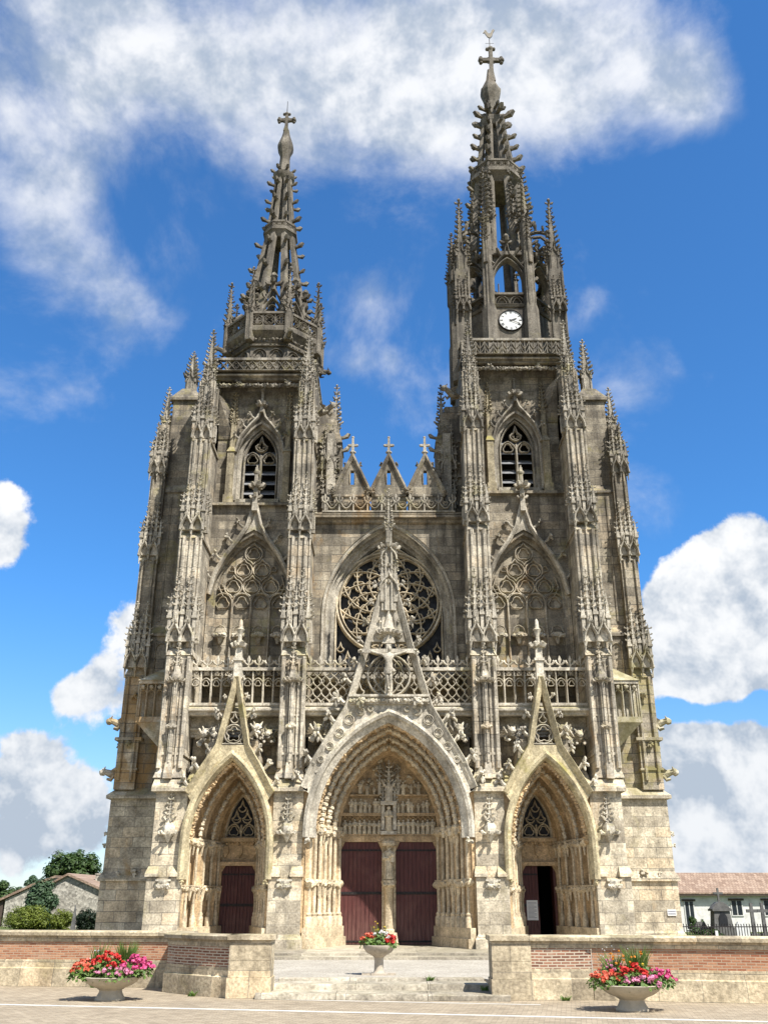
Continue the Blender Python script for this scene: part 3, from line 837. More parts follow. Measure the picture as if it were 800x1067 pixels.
# crucifix on the gable
c = CM()
c.box(-.10,.10,-.42,-.26,10.42,12.95); c.box(-1.18,1.18,-.40,-.28,12.2,12.38)
for q in (-1.2,1.2): leafball(c, (q,-.34,12.29), .20, 4)
c.prism([(-.3,12.62),(.3,12.62),(.22,12.85),(0,13.0),(-.22,12.85)], -.44, -.30)
leafball(c, (0,-.34,10.45), .24, 4)
CRX = part(c, 'crucifix', M['carved'])
def skin_person(name, verts, edges, radii, mat, parent, sub=1):
    me = bpy.data.meshes.new(name); me.from_pydata([tuple(v) for v in verts], edges, []); me.materials.append(mat)
    o = bpy.data.objects.new(name, me); COL.objects.link(o); o.parent = parent
    sk = o.modifiers.new('skin', 'SKIN'); sk.use_smooth_shade = True
    if not me.skin_vertices: me.attributes  # layer is added with the modifier
    lay = me.skin_vertices[0].data if len(me.skin_vertices) else None
    if lay is not None:
        for i, r in enumerate(radii): lay[i].radius = (r, r)
        lay[0].use_root = True
    m = o.modifiers.new('sub', 'SUBSURF'); m.levels = sub; m.render_levels = sub
    return o
zb = -.46
V = [(0,-.52,11.45+zb),(0,-.55,11.75+zb),(0,-.55,12.02+zb),(0.0,-.53,12.17+zb),(.03,-.60,12.34+zb),(.03,-.60,12.45+zb),
     (.20,-.54,12.06+zb),(.50,-.48,12.16+zb),(.80,-.45,12.27+zb),(-.20,-.54,12.06+zb),(-.50,-.48,12.16+zb),(-.80,-.45,12.27+zb),
     (.09,-.54,11.35+zb),(.08,-.62,11.0+zb),(.03,-.52,10.66+zb),(-.09,-.54,11.35+zb),(-.06,-.62,11.0+zb),(-.02,-.53,10.64+zb),(.02,-.64,10.54+zb)]
Eg = [(0,1),(1,2),(2,3),(3,4),(4,5),(2,6),(6,7),(7,8),(2,9),(9,10),(10,11),(0,12),(12,13),(13,14),(0,15),(15,16),(16,17),(17,18)]
Rd = [.15,.13,.16,.06,.11,.08,.075,.055,.04,.075,.055,.04,.10,.075,.05,.10,.075,.05,.05]
CF = skin_person('crucified_figure', V, Eg, Rd, M['carved'], CRX)
lc = CM(); lc.lathe([(.21,0),(.22,.12),(.19,.3)], (0,-.53,11.22), 10, 0, .8); lc.blob((.2,-.6,11.35), .10, .3)
part(lc, 'loincloth', M['carved'], CRX)

# doors, trumeau, tympanum of the central portal
def door_leaf(x0, x1, y, z0, z1, n):
    mb = CM(); w = (x1-x0)/n
    for i in range(n):
        mb.box(x0+i*w+.008, x0+(i+1)*w-.008, y+R.uniform(0,.012), y+.09, z0, z1)
    mb.box(x0,x1,y+.05,y+.11,z0,z1)
    zc = z0+(z1-z0)*.49
    mb.box(x0,x1,y-.025,y+.02,zc-.05,zc+.06,1)
    for zz in (z0+.12, z1-.35):
        mb.box(x0+.03,x1-.03,y-.014,y+.02,zz-.035,zz+.035,1)
    for i in range(n):
        for zz in (zc, z0+.12, z1-.35): mb.blob((x0+(i+.5)*w,y-.02,zz), .022, .1, 1, lod=0)
    return mb
for s in (-1,1):
    x0, x1 = (.30,2.12) if s > 0 else (-2.12,-.30)
    D = part(door_leaf(x0, x1, 3.38, .48, 4.60, 10), 'door', [M['wood'], M['iron']], PC)
ty = CM(); tf = CM()
inner = arch(2.2, 3.5, 4.9, 4.6, 0, 14)
panel(ty, inner, 3.50)
ty.box(-2.2,2.2,3.3,3.5,4.60,4.86); ty.box(-2.2,2.2,3.24,3.5,5.68,5.82); ty.box(-2.1,2.1,3.3,3.5,4.84,4.92)
for s in (-1,1):
    ty.prism([(s*2.14,4.62),(s*2.14,4.2),(s*1.92,4.62)], 3.3, 3.5); ty.prism([(s*.29,4.62),(s*.29,4.2),(s*.5,4.62)], 3.3, 3.5)
    ty.box(min(s*2.1,s*2.3),max(s*2.1,s*2.3),3.25,3.5,.46,4.62)
for i in range(19):
    x = -1.95+3.9*i/18
    if abs(x) > .3:
        figure(tf, x, 3.34, 4.93, .62*R.uniform(.92,1.05), 0, 1.0)
        bar(ty, ogee(.10,.16,x,5.52,3), 3.3, .03, .08)
for i in range(17):
    x = -1.72+3.44*i/16
    if abs(x) > .28: figure(tf, x+R.uniform(-.05,.05), 3.34, 5.82, R.uniform(.38,.68), 0, 1.1)
for i in range(9):
    x = -1.3+2.6*i/8
    if abs(x) > .28: figure(tf, x+R.uniform(-.06,.06), 3.36, 6.62+R.uniform(-.05,.05), R.uniform(.35,.6), 0, 1.15)
ty.box(-1.75,1.75,3.3,3.5,6.54,6.62)
for i in range(60):
    x = R.uniform(-1.3,1.3); z = R.uniform(6.9,8.15)
    if abs(x) < 1.65*(1-(z-6.6)/1.8)**.8 and abs(x) > .2: tf.blob((x,3.40,z), R.uniform(.05,.11), .4, lod=0)
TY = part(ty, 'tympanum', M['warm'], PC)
o = part(tf, 'relief_figures', M['figst'], PC); o['kind'] = 'stuff'
cp = CM()
pinnacle(cp, 0, 3.2, 6.3, 1.75, .30, 0, .3, 5, .2)
for q in (-1,1): pinnacle(cp, q*.26, 3.26, 5.1, 2.1, .14, 0, .6, 4, .13); pinnacle(cp, q*.42, 3.30, 6.6, 1.2, .12, 0, .4, 3, .12)
cp.box(-.36,.36,3.1,3.45,6.15,6.32); cp.box(-.36,.36,3.12,3.45,4.9,5.05)
for i in range(9): bar(cp, [(.36*cos(pi*i/8)*1.6, 7.75+.3*sin(pi*i/8)) , (.02,7.3)], 3.4, .04, .06)
part(cp, 'canopy', M['carved'], PC)
st = CM(); figure(st, 0, 3.2, 5.05, 1.05); part(st, 'statue', M['figst'], PC)
tr = CM()
tr.box(-.30,.30,3.2,3.6,.46,4.62); tr.frus((-.42,.42,2.85,3.6,.46),(-.34,.34,2.95,3.6,.95))
tr.lathe([(.26,0),(.26,.15),(.2,.2),(.2,1.75),(.27,1.85),(.33,2.05),(.30,2.12)], (0,3.12,.9), 8)
for k in range(5): tr.blob((-.2+.1*k,2.86,2.84), .09, .3)
tr.lathe([(.34,0),(.36,.1),(.30,.2)], (0,3.1,4.42), 8); leafball(tr, (0,2.98,4.5), .22, 6)
part(tr, 'trumeau', M['jambst'], PC)
st = CM(); figure(st, 0, 3.0, 3.05, 1.42); st.blob((.16,2.80,4.05), .11, .12); st.tube([(.15,2.82,3.75),(.16,2.81,4.0)],[.10,.08],6)
part(st, 'statue', M['figst'], PC)
# platform steps belong to the doorstep of the church
sp = CM(); sp.box(-4.9,4.9,-3.0,3.6,.2,.46); part(sp, 'doorstep', M['step'])
sp = CM(); sp.box(-5.2,5.2,-4.0,-3.0,.2,.385); part(sp, 'doorstep', M['step'])

# side portals: doors, lintels, traceried lights
for s in (-1,1):
    cx = 6.62*s; P = PS[s]; yb = 3.75
    ty = CM()
    x0, x1 = cx-.86, cx+.86
    wall_arch(ty, cx-.95, cx+.95, 3.62, 6.9, yb, arch(.70,1.72,5.0,4.80,cx,10))
    ty.box(cx-.98,cx-.74,yb-.1,yb+.2,.46,3.62); ty.box(cx+.74,cx+.98,yb-.1,yb+.2,.46,3.62)
    ty.box(cx-.98,cx+.98,yb-.22,yb,3.62,3.78); ty.box(cx-.9,cx+.9,yb-.16,yb,4.62,4.78)
    for q in (-.62,0,.62):
        ty.prism([(cx+q-.13,4.45),(cx+q-.13,4.15),(cx+q,3.95),(cx+q+.13,4.15),(cx+q+.13,4.45)], yb-.1, yb)
    for q in (-1,1): ty.prism([(cx+q*.75,3.63),(cx+q*.75,3.35),(cx+q*.58,3.63)], yb-.05, yb+.15)
    for i in range(8): ty.blob((cx-.8+1.6*i/7,yb-.1,4.56), .07, .35)
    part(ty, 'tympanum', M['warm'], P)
    tr = CM(); yt = yb+.06
    bar(tr, arch(.66,1.65,5.0,4.80,cx,10), yt, .10, .2)
    bar(tr, [(cx,4.8),(cx,5.35)], yt, .08, .18)
    for q in (-1,1):
        bar(tr, arch(.30,.42,4.98,None,cx+q*.33,6), yt, .07, .16); bar(tr, foil(cx+q*.33,5.08,.22,3), yt, .045, .12, True)
        bar(tr, drop(cx+q*.24,5.62,.19), yt, .06, .16, True); bar(tr, foil(cx+q*.24,5.66,.13,3), yt, .035, .1, True)
    bar(tr, drop(cx,6.08,.17), yt, .06, .16, True)
    bar(tr, [(cx-.66,4.81),(cx+.66,4.81)], yt, .08, .18)
    part(tr, 'tracery', M['figst'], P)
    gl = CM(); panel(gl, arch(.70,1.70,5.0,4.80,cx,10), yb+.16); part(gl, 'leaded_light', M['glass'], P)
    if s < 0:
        part(door_leaf(cx-.75, cx-.005, yb+.02, .48, 3.62, 5), 'door', [M['wood'], M['iron']], P)
        part(door_leaf(cx+.005, cx+.75, yb+.02, .48, 3.62, 5), 'door', [M['wood'], M['iron']], P)
    else:
        part(door_leaf(cx-.75, cx-.06, yb+.02, .48, 3.62, 5), 'door', [M['wood'], M['iron']], P)
        d = door_leaf(0, .78, 0, .48, 3.62, 5)
        for i, v in enumerate(d.v): d.v[i] = (cx+.74-v[1], yb+.1+v[0], v[2])
        o = part(d, 'door', [M['wood'], M['iron']], P); o['label'] = 'door leaf standing open inwards'
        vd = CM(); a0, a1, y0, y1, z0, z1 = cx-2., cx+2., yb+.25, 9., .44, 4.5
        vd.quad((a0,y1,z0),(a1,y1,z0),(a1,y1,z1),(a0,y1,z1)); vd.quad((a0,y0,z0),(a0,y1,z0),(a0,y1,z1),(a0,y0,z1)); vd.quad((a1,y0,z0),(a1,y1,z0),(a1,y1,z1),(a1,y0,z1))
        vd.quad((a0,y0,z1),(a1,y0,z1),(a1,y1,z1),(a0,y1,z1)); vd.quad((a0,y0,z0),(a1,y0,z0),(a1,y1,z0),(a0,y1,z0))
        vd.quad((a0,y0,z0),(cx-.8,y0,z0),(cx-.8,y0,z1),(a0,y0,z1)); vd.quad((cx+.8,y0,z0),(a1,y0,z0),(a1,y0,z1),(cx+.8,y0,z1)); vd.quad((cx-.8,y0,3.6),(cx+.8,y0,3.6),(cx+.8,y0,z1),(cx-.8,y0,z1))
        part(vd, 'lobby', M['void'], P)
    sp = CM(); sp.box(cx-1.8,cx+1.8,-.6,3.9,.2,.46); part(sp, 'doorstep', M['step'], P)

# ---------------------------------------------------------------- buttresses
def front_buttress(s, outer):
    if outer: bx0, bx1, ux, dz = 8.35, 9.75, 9.32, (.6 if s > 0 else 0.)
    else:     bx0, bx1, ux, dz = 3.52, 4.84, 4.2, (.6 if s > 0 else 0.)
    bc = (bx0+bx1)/2
    mb = CM(s)
    # plinth
    mb.box(bx0-.12,bx1+.12,-.18,4,.2,.80); mb.frus((bx0-.12,bx1+.12,-.18,4,.80),(bx0,bx1,0,4,.98))
    mb.box(bx0,bx1,0,4,.98,3.05)
    mb.box(bx0,bx0+.42,0,4,3.05,3.12); mb.box(bx1-.42,bx1,0,4,3.05,3.12)
    for (a, b) in ((bx0-.06,bx0+.46),(bx1-.46,bx1+.06)):
        mb.box(a,b,-.10,.5,3.10,3.22); mb.frus((a,b,-.10,.5,3.22),(a+.05,b-.05,.22,.5,3.5))
    mb.box(bx0+.04,bx1-.04,.22,4,3.05,6.42)
    mb.box(bx0-.14,bx1+.14,-.02,4,6.42,6.56); mb.frus((bx0-.14,bx1+.14,-.02,4,6.56),(ux-.56,ux+.56,.38,4,6.98))
    body = part(mb, 'buttress', M['base'])
    u = CM(s)
    st = [(6.9,12.4,1.06,.40),(12.4,18.1+dz*.7,.98,.68),(18.1+dz*.7,23.4+dz,.88,1.0),(23.4+dz,27.0+dz,.74,1.36)]
    for i, (z0, z1, w, y) in enumerate(st):
        h = w/2
        u.box(ux-h,ux+h,y,3.4,z0,z1)
        nz = st[i+1] if i < 3 else None
        if nz: u.frus((ux-h-.07,ux+h+.07,y-.07,3.2,z1-.12),(ux-nz[2]/2,ux+nz[2]/2,nz[3],3.2,z1+.35))
        if i == 0:
            u.frus((ux-h-.1,ux+h+.1,y-.12,3.2,7.0),(ux-h,ux+h,y,3.2,7.35)); u.box(ux-h-.05,ux+h+.05,y-.05,3.3,7.95,8.05)
            # engaged shaft with base, annulet, canopy; rolls at the arrises, sunk panels between
            u.frus((ux-.17,ux+.17,y-.34,y+.1,6.95),(ux-.13,ux+.13,y-.28,y+.1,7.6)); u.box(ux-.10,ux+.10,y-.26,y+.1,7.6,11.7)
            u.frus((ux-.09,ux+.09,y-.30,y-.2,8.0),(ux,ux,y-.36,y-.2,8.0)); u.tube([(ux,y-.28,7.6),(ux,y-.28,11.6)], .05, 6)
            u.lathe([(.08,0),(.14,.12),(.19,.22),(.19,.28)], (ux,y-.2,8.95), 7)
            for k in range(5): u.blob((ux-.16+.08*k,y-.32,9.1), .08, .35)
            for q in (-.46,.46): u.tube([(ux+q,y-.06,7.4),(ux+q,y-.06,12.2)], .10, 6)
            for q in (-.22,.22): u.tube([(ux+q,y-.04,7.5),(ux+q,y-.04,11.9)], .045, 5)
            for q in (-.34,.34): bar(u, arch(.10,.2,11.6,None,ux+q,4), y-.03, .05, .1)
            for z_ in (9.6,): u.box(ux-.5,ux+.5,y-.04,y+.2,z_,z_+.07)
            u.lathe([(.02,-.3),(.18,-.05),(.26,.1),(.24,.25),(.1,.55)], (ux,y-.16,11.1), 6)
            for k in range(7): crocket(u, (ux+.2*cos(k*.52),y-.16-.2*abs(sin(k*.52)),11.1), (cos(k*.52),-abs(sin(k*.52))-.1,0), .22)
            pinnacle(u, ux, y-.18, 11.3, 1.5, .18, 0, .3, 4, .16, False)
        else:
            for q in (-.30,0,.30): u.tube([(ux+q*w,y-.05,z0+.3),(ux+q*w,y-.05,z1-.1)], .10*w if q else .05, 6)
            for q in (-1,1): u.tube([(ux+q*w*.5,y+.0,z0+.3),(ux+q*w*.5,y+.0,z1-.1)], .06, 5)
            # side buttons that break the outline
            for q in (-1,1):
                u.frus((ux+q*w*.5-.08,ux+q*w*.5+.08,y-.04,y+.4,z0+1.0),(ux+q*w*.5-.08,ux+q*w*.5+.08,y+.1,y+.4,z0+1.5))
    part(u, 'upper_stage', M['shaft'], body)
    for z, w, y, sc in ((12.85,1.12,.42,1.15),(18.35+dz*.7,1.0,.74,1.0),(23.4+dz,.88,1.12,1.0)):
        k = CM(s); cluster(k, ux, y, z, w, sc)
        for q in (-1,1):     # canopies on the flanks
            pinnacle(k, ux+q*(w/2+.05), y+.55, z+.1, 2.1*sc, .18, 0, .45, 4, .16, False)
            leafball(k, (ux+q*(w/2+.04), y+.3, z+.25), .17, 4)
        part(k, 'canopy', M['carved'], body)
    pn = CM(s)
    pinnacle(pn, ux, 1.75, 26.0+dz, 4.3, .46, 0, .42, 8, .23)
    for q in (-1,1): pinnacle(pn, ux+q*.30, 1.5, 25.2+dz, 2.5, .18, 0, .5, 4, .14)
    pinnacle(pn, ux, 1.3, 25.6+dz, 2.6, .22, 0, .4, 4, .2)
    part(pn, 'pinnacle', M['carved'], body)
    # empty statue niche: console below, spired canopy above
    n = CM(s)
    n.lathe([(.05,0),(.10,.12),(.20,.32),(.26,.42),(.26,.5)], (bc,.04,2.45), 8)
    for k in range(6): n.blob((bc-.2+.08*k,-.12,2.75), .10, .35)
    n.box(bc-.3,bc+.3,-.14,.3,2.93,3.0)
    part(n, 'console', M['carved'], body)
    n = CM(s)
    n.lathe([(.02,-.35),(.17,-.1),(.27,.05),(.24,.3),(.17,.4)], (bc,.14,4.75), 6)
    for k in range(7): crocket(n, (bc+.2*cos(k*.9),.14-abs(.2*sin(k*.9)),4.75), (cos(k*.9),-abs(sin(k*.9))-.1,0), .24)
    pinnacle(n, bc, .16, 4.85, 1.5, .24, 0, .2, 5, .2)
    part(n, 'canopy', M['carved'], body)
    leaf = CM(s)
    g = (ux+.0, .3, 12.2)
    return body
for s in (-1,1):
    for o_ in (True, False): front_buttress(s, o_)

def side_buttress(s):
    mb = CM(s); dz = .0
    mb.box(9.7,12.86,3.9,7,.2,.85); mb.frus((9.7,12.86,3.9,7,.85),(9.7,12.76,4.0,7,1.0))
    mb.box(9.7,12.76,4.0,7,1.0,3.0)
    mb.box(9.7,12.86,3.88,7,3.0,3.12); mb.frus((9.7,12.86,3.88,7,3.12),(9.7,12.70,4.05,7,3.4))
    mb.box(9.7,12.70,4.05,7,3.4,6.5)
    mb.box(9.7,12.88,3.86,7,6.5,6.64); mb.frus((9.7,12.88,3.86,7,6.64),(9.7,12.5,4.25,7,7.0))
    body = part(mb, 'buttress', M['base'])
    u = CM(s)
    u.box(9.7,12.45,4.3,7,6.9,14.2); u.box(9.7,12.5,4.2,7,14.2,14.33); u.frus((9.7,12.5,4.2,7,14.33),(9.7,12.2,4.5,7,14.7))
    u.box(9.7,12.2,4.5,7,14.6,22.0); u.box(9.7,11.95,4.4,7,22.0,22.12); u.frus((9.7,12.1,4.4,7,22.12),(9.7,11.85,4.6,7,22.5))
    u.box(9.7,11.85,4.6,7,22.4,27.6); u.box(11.5,12.35,4.7,6.6,22.4,26.3); u.frus((11.5,12.42,4.6,6.7,26.3),(11.5,12.0,4.9,6.4,26.75))
    u.box(10.3,12.0,4.45,7.2,27.6,27.75); u.frus((10.3,12.0,4.45,7.2,27.75),(10.8,11.5,4.9,5.9,28.55))
    # blind panels on the face
    for x in (10.3,10.85,11.4): bar(u, [(x,11.9),(x,14.0)], 4.27, .10, .12)
    for x in (10.57,11.12): bar(u, arch(.27,.35,13.5,None,x,5), 4.27, .07, .1); 
    for x in (10.2,11.4): u.tube([(x,4.48,15),(x,4.48,21.8)], .06, 5)
    # corner pier with its stages
    st = [(6.9,12.2,.95,3.95),(12.2,18.2,.86,4.1),(18.2,23.2,.76,4.25),(23.2,26.0,.62,4.4)]
    ux = [12.15,12.15,12.15,12.2]
    for i, (z0, z1, w, y) in enumerate(st):
        h = w/2; x = ux[i]
        u.box(x-h,x+h,y,6,z0,z1)
        if i < 3: nz = st[i+1]; u.frus((x-h-.06,x+h+.06,y-.06,6.06,z1-.12),(x-nz[2]/2,x+nz[2]/2,nz[3],6,z1+.3))
        for q in (-.3,.3): u.tube([(x+q*w,y-.04,z0+.4),(x+q*w,y-.04,z1-.1)], .09*w, 6)
        for yy in (.35,.9,1.4): u.tube([(x+h+.03,y+yy,z0+.4),(x+h+.03,y+yy,z1-.1)], .07, 6)
        if i == 0:
            u.box(x-.62,x+.62,y-.14,6.1,9.1,9.24); u.box(x-h-.06,x+h+.06,y-.06,6.06,7.75,7.85)
            leafball(u, (x,y-.1,8.95), .22, 5); leafball(u, (x+.5,y+.5,8.95), .22, 5); leafball(u, (x-.1,y-.1,11.2), .25, 6)
    part(u, 'upper_stage', M['stone'], body)
    for z, w, y, sc, x in ((12.5,1.0,3.95,1.1,12.15),(18.3,.92,4.12,1.0,12.15),(23.0,.8,4.28,1.0,12.2)):
        k = CM(s); cluster(k, x, y, z, w, sc)
        for yy in (.4,1.1): pinnacle(k, x+w/2+.03, y+yy, z+.1, 2.2*sc, .18, 0, .45, 5, .18, False); leafball(k, (x+w/2+.05,y+yy-.3,z+.2), .18, 4)
        part(k, 'canopy', M['carved'], body)
    pn = CM(s); pinnacle(pn, 12.2, 4.85, 25.2, 3.4, .40, 0, .35, 7, .22); part(pn, 'pinnacle', M['carved'], body)
    pn = CM(s); pinnacle(pn, 11.15, 5.4, 28.2, 3.9 if s > 0 else 3.1, .52, 0, .34, 7, .28); part(pn, 'pinnacle', M['carved'], body)
    # small traceried oriel in the angle between the buttresses
    g = CM(s)
    g.frus((9.8,10.4,2.5,4.4,8.6),(9.8,11.35,2.0,4.4,9.6)); g.box(9.8,11.4,1.95,4.4,9.6,9.85); g.box(9.8,11.4,1.95,4.4,11.35,11.5)
    g.frus((9.8,11.45,1.9,4.4,11.5),(9.8,10.3,3.3,4.4,12.5))
    for i in range(5): bar(g, [(9.9+.37*i,9.85),(9.9+.37*i,11.35)], 2.1, .10, .2)
    for i in range(4): bar(g, arch(.18,.25,10.85,None,10.08+.37*i,5), 2.1, .05, .15); g.blob((10.08+.37*i,2.0,11.2), .1, .3)
    g.box(9.9,11.3,2.45,4.3,9.8,11.4)
    for yy in (2.1,2.7,3.3,3.9): g.box(11.28,11.38,yy-.05,yy+.05,9.85,11.35)
    part(g, 'oriel', M['carved'], body)
    for (p, d) in (((12.5,4.4,9.9),(1,-.35,.05)),((9.95,4.0,9.3),(.15,-1,0)),((12.55,4.4,7.6),(1,-.3,0))):
        gg = CM(s); gargoyle(gg, p, d, .75, .8); part(gg, 'gargoyle', M['carved'], body)
    gg = CM(s); leafball(gg, (12.8,4.2,5.0), .16, 4); leafball(gg, (12.84,4.3,4.5), .16, 4); leafball(gg, (11.3,3.95,3.35), .26, 5); leafball(gg, (12.0,3.95,3.3), .15, 4)
    part(gg, 'carved_boss', M['carved'], body)
    return body
SB = {s: side_buttress(s) for s in (-1,1)}

# ---------------------------------------------------------------- galleries over the portals
def gallery(x0, x1, kind, n, skip=0.):
    mb = CM()
    mb.box(x0,x1,.95,3.1,9.75,10.15); cornice(mb, x0, x1, .98, 9.70, .3, .22)
    mb.box(x0,x1,1.7,1.95,8.9,9.75); cornice(mb, x0, x1, 1.72, 9.0, .25, .2)
    G = part(mb, 'gallery', M['carved'])
    b_ = CM(); balustrade(b_, x0, x1, 10.15, 11.85, 1.02, kind, n, .2); part(b_, 'balustrade', M['carved'], G)
    f_ = CM(); fleurons(f_, x0, x1, 1.02, 11.82, max(4,int((x1-x0)/.42)), .52); part(f_, 'cresting', M['carved'], G)
    return G
for s in (-1,1):
    x0, x1 = sorted((s*4.68,s*8.85))
    gallery(x0, x1, 'lancet', 9)
gallery(-3.75, 3.75, 'net', 10)
def grotesque(mb, x, y, z, s):
    """crouching winged beast that thrusts its head out under the gallery"""
    mb.tube([(x,y+.8,z-.05),(x,y+.45,z-.02),(x,y+.1,z-.02),(x,y-.15,z+.08)], [.20*s,.27*s,.24*s,.15*s], 7)
    mb.tube([(x,y-.05,z+.08),(x,y-.25,z+.16*s),(x,y-.45*s-.05,z+.10*s),(x,y-.66*s-.05,z+.0)], [.14*s,.22*s,.17*s,.09*s], 7)
    mb.tube([(x,y-.3,z-.06*s),(x,y-.55*s-.05,z-.16*s)], [.11*s,.06*s], 5)
    for q in (-1,1):
        mb.tube([(x+q*.12*s,y-.2,z+.28*s),(x+q*.22*s,y-.1,z+.48*s)], [.07*s,.02*s], 4)
        mb.tube([(x+q*.22*s,y+.15,z-.1*s),(x+q*.34*s,y-.1,z-.28*s),(x+q*.24*s,y-.32,z-.40*s),(x+q*.2*s,y-.45,z-.36*s)], [.12*s,.11*s,.07*s,.08*s], 5)
        mb.blob((x+q*.10*s,y-.42*s,z+.22*s), .05*s, .1, lod=0)
        for k in range(4):   # wing feathers
            mb.tube([(x+q*.22*s,y+.2,z+.1*s),(x+q*(.42+.05*k)*s,y+.1+.1*k,z+(.42-.13*k)*s)], [.06*s,.05*s], 4)
    for k in range(6): mb.blob((x+R.uniform(-.2,.2)*s,y-.05,z+R.uniform(-.05,.25)*s), .09*s, .3, lod=0)
for (x, z, s_) in ((-7.9,8.75,1.),(-7.25,8.95,.8),(-5.7,9.0,.9),(-5.2,8.8,.75),(5.35,8.9,.8),(6.0,8.7,.7),(7.55,8.9,1.05),(8.25,8.75,.8),(-3.05,8.95,1.),(-2.35,9.0,.85),(2.35,9.0,.85),(3.05,8.95,1.),(-3.2,7.5,.8),(3.2,7.5,.8)):
    g = CM(); grotesque(g, x, .9 if z > 8 else .4, z, s_); part(g, 'gargoyle', M['carved'])

# ---------------------------------------------------------------- towers and the wall between them
mainwall = CM()
# behind the gables, over the portals
wall_arch(mainwall, -3.6, 3.6, 6.2, 9.8, 1.9, arch(3.1,4.2,4.9,6.2,0,12))
mainwall.box(-3.9,3.9,4.3,4.5,10.0,12.1); mainwall.quad((-3.9,3,11.98),(3.9,3,11.98),(3.9,4.4,11.98),(-3.9,4.4,11.98)); mainwall.quad((-3.9,1.,10.1),(3.9,1.,10.1),(3.9,4.4,10.1),(-3.9,4.4,10.1))
wall_arch(mainwall, -3.9, 3.9, 11.95, 19.9, 3.0, arch(3.05,4.6,14.95,12.0,0,18))
mainwall.quad((-3.9,3,19.9),(3.9,3,19.9),(3.9,9,19.9),(-3.9,9,19.9))
cornice(mainwall, -3.9, 3.9, 2.98, 19.6, .35, .4); mainwall.box(-3.9,3.9,2.62,3.6,20.0,20.12)
W0 = part(mainwall, 'west_wall', M['stone'])
ro = CM()
rp = arch(3.05,4.6,14.95,12.0,0,18)
ro.sweep(P3(rp,3.0), molding((-.18,-.08),(.42,1.15),[('f',.1),('r',.25),('h',.3),('r',.2),('h',.35),('r',.22),('h',.3),('r',.2),('f',.3)]))
ro.box(-3.0,3.0,2.95,4.3,11.8,12.1)
RW = part(ro, 'rose_window', M['carved'])
t = CM(); cz, rR, yy = 15.85, 2.55, 4.05
bar(t, circle(0,cz,rR+.05,56), yy, .20, .34, True); bar(t, circle(0,cz,rR-.12,56), yy-.05, .08, .3, True)
bar(t, circle(0,cz,.42,20), yy, .10, .24, True); bar(t, foil(0,cz,.36,6), yy, .05, .16, True)
NS = 12
for k in range(NS):
    for sg in (-1,1):
        pts = []
        for i in range(15):
            u = i/14; r = .42+(rR-.5)*u
            th = 2*pi*k/NS + sg*(1.45*u**.8)
            pts.append((r*cos(th), cz+r*sin(th)))
        bar(t, pts, yy, .088, .24)
for k in range(NS):
    for (r, sz, off) in ((2.20,.25,.5),(1.72,.28,0.),(1.28,.21,.5),(.86,.15,0.)):
        th = 2*pi*(k+off)/NS
        bar(t, foil(r*cos(th), cz+r*sin(th), sz, 3, th, 5), yy, .065, .16, True)
part(t, 'tracery', M['figst'], RW)
t = CM()
bar(t, arch(2.62,3.9,14.95,12.1,0,14), yy, .12, .3)
for q in (-1,1):
    bar(t, drop(q*2.0,12.75,.33,1), yy, .08, .2, True); bar(t, foil(q*2.0,12.8,.25,4), yy, .05, .14, True)
    bar(t, drop(q*2.35,13.5,.16,1), yy, .06, .2, True)
    bar(t, drop(q*1.2,12.6,.22,1), yy, .06, .2, True); bar(t, foil(q*2.25,17.4,.18,3), yy, .05, .14, True)
bar(t, drop(0,18.62,.14), yy, .05, .14, True)
part(t, 'spandrel_tracery', M['figst'], RW)
g = CM(); panel(g, arch(2.75,4.1,14.95,12.0,0,14), 4.28); part(g, 'stained_glass', M['glass'], RW)

# parapet of three gables
for i, x in enumerate((-1.86,0,1.86)):
    p_ = CM(); y0, y1 = 2.78, 3.12
    p_.prism([(x-.90,20.1),(x-.09,20.1),(x-.09,23.05),(x-.90,21.3)], y0, y1); p_.prism([(x+.09,20.1),(x+.90,20.1),(x+.90,21.3),(x+.09,23.05)], y0, y1)
    p_.box(x-.09,x+.09,y0,y1,20.1,21.7); p_.prism([(x-.09,22.5),(x+.09,22.5),(x+.09,23.08),(x,23.25),(x-.09,23.08)], y0, y1)
    p_.sweep([(x-.97,2.95,21.15),(x,2.95,23.3),(x+.97,2.95,21.15)], [(-.10,-.30),(.0,-.34),(.10,-.26),(.10,.26),(-.10,.3)], pclosed=True, caps=True)
    p_.box(x-.98,x+.98,2.70,3.2,21.02,21.14)
    for q in (-1,1):
        leafcrocket(p_, (x+q*.24,2.88,22.75), (q,-.2,.5), .20); leafcrocket(p_, (x+q*.93,2.78,21.15), (q*.6,-1,.3), .26)
        bar(p_, [(x+q*.12,21.75),(x+q*.16,22.3)], 2.76, .04, .06)
    G = part(p_, 'parapet_gable', M['stone'])
    c_ = CM(); c_.frus((x-.09,x+.09,2.86,3.04,23.2),(x-.05,x+.05,2.90,3.0,24.45)); c_.box(x-.21,x+.21,2.89,3.01,23.95,24.07)
    for (dx, dz) in ((-.21,24.01),(.21,24.01),(0,24.47)): c_.blob((x+dx,2.95,dz), .075, .15)
    c_.lathe([(.08,0),(.17,.08),(.15,.16),(.07,.2)], (x,2.95,23.5), 6)
    part(c_, 'stone_cross', M['carved'], G)
p_ = CM()
p_.box(-3.3,3.3,2.58,2.76,20.12,20.2)
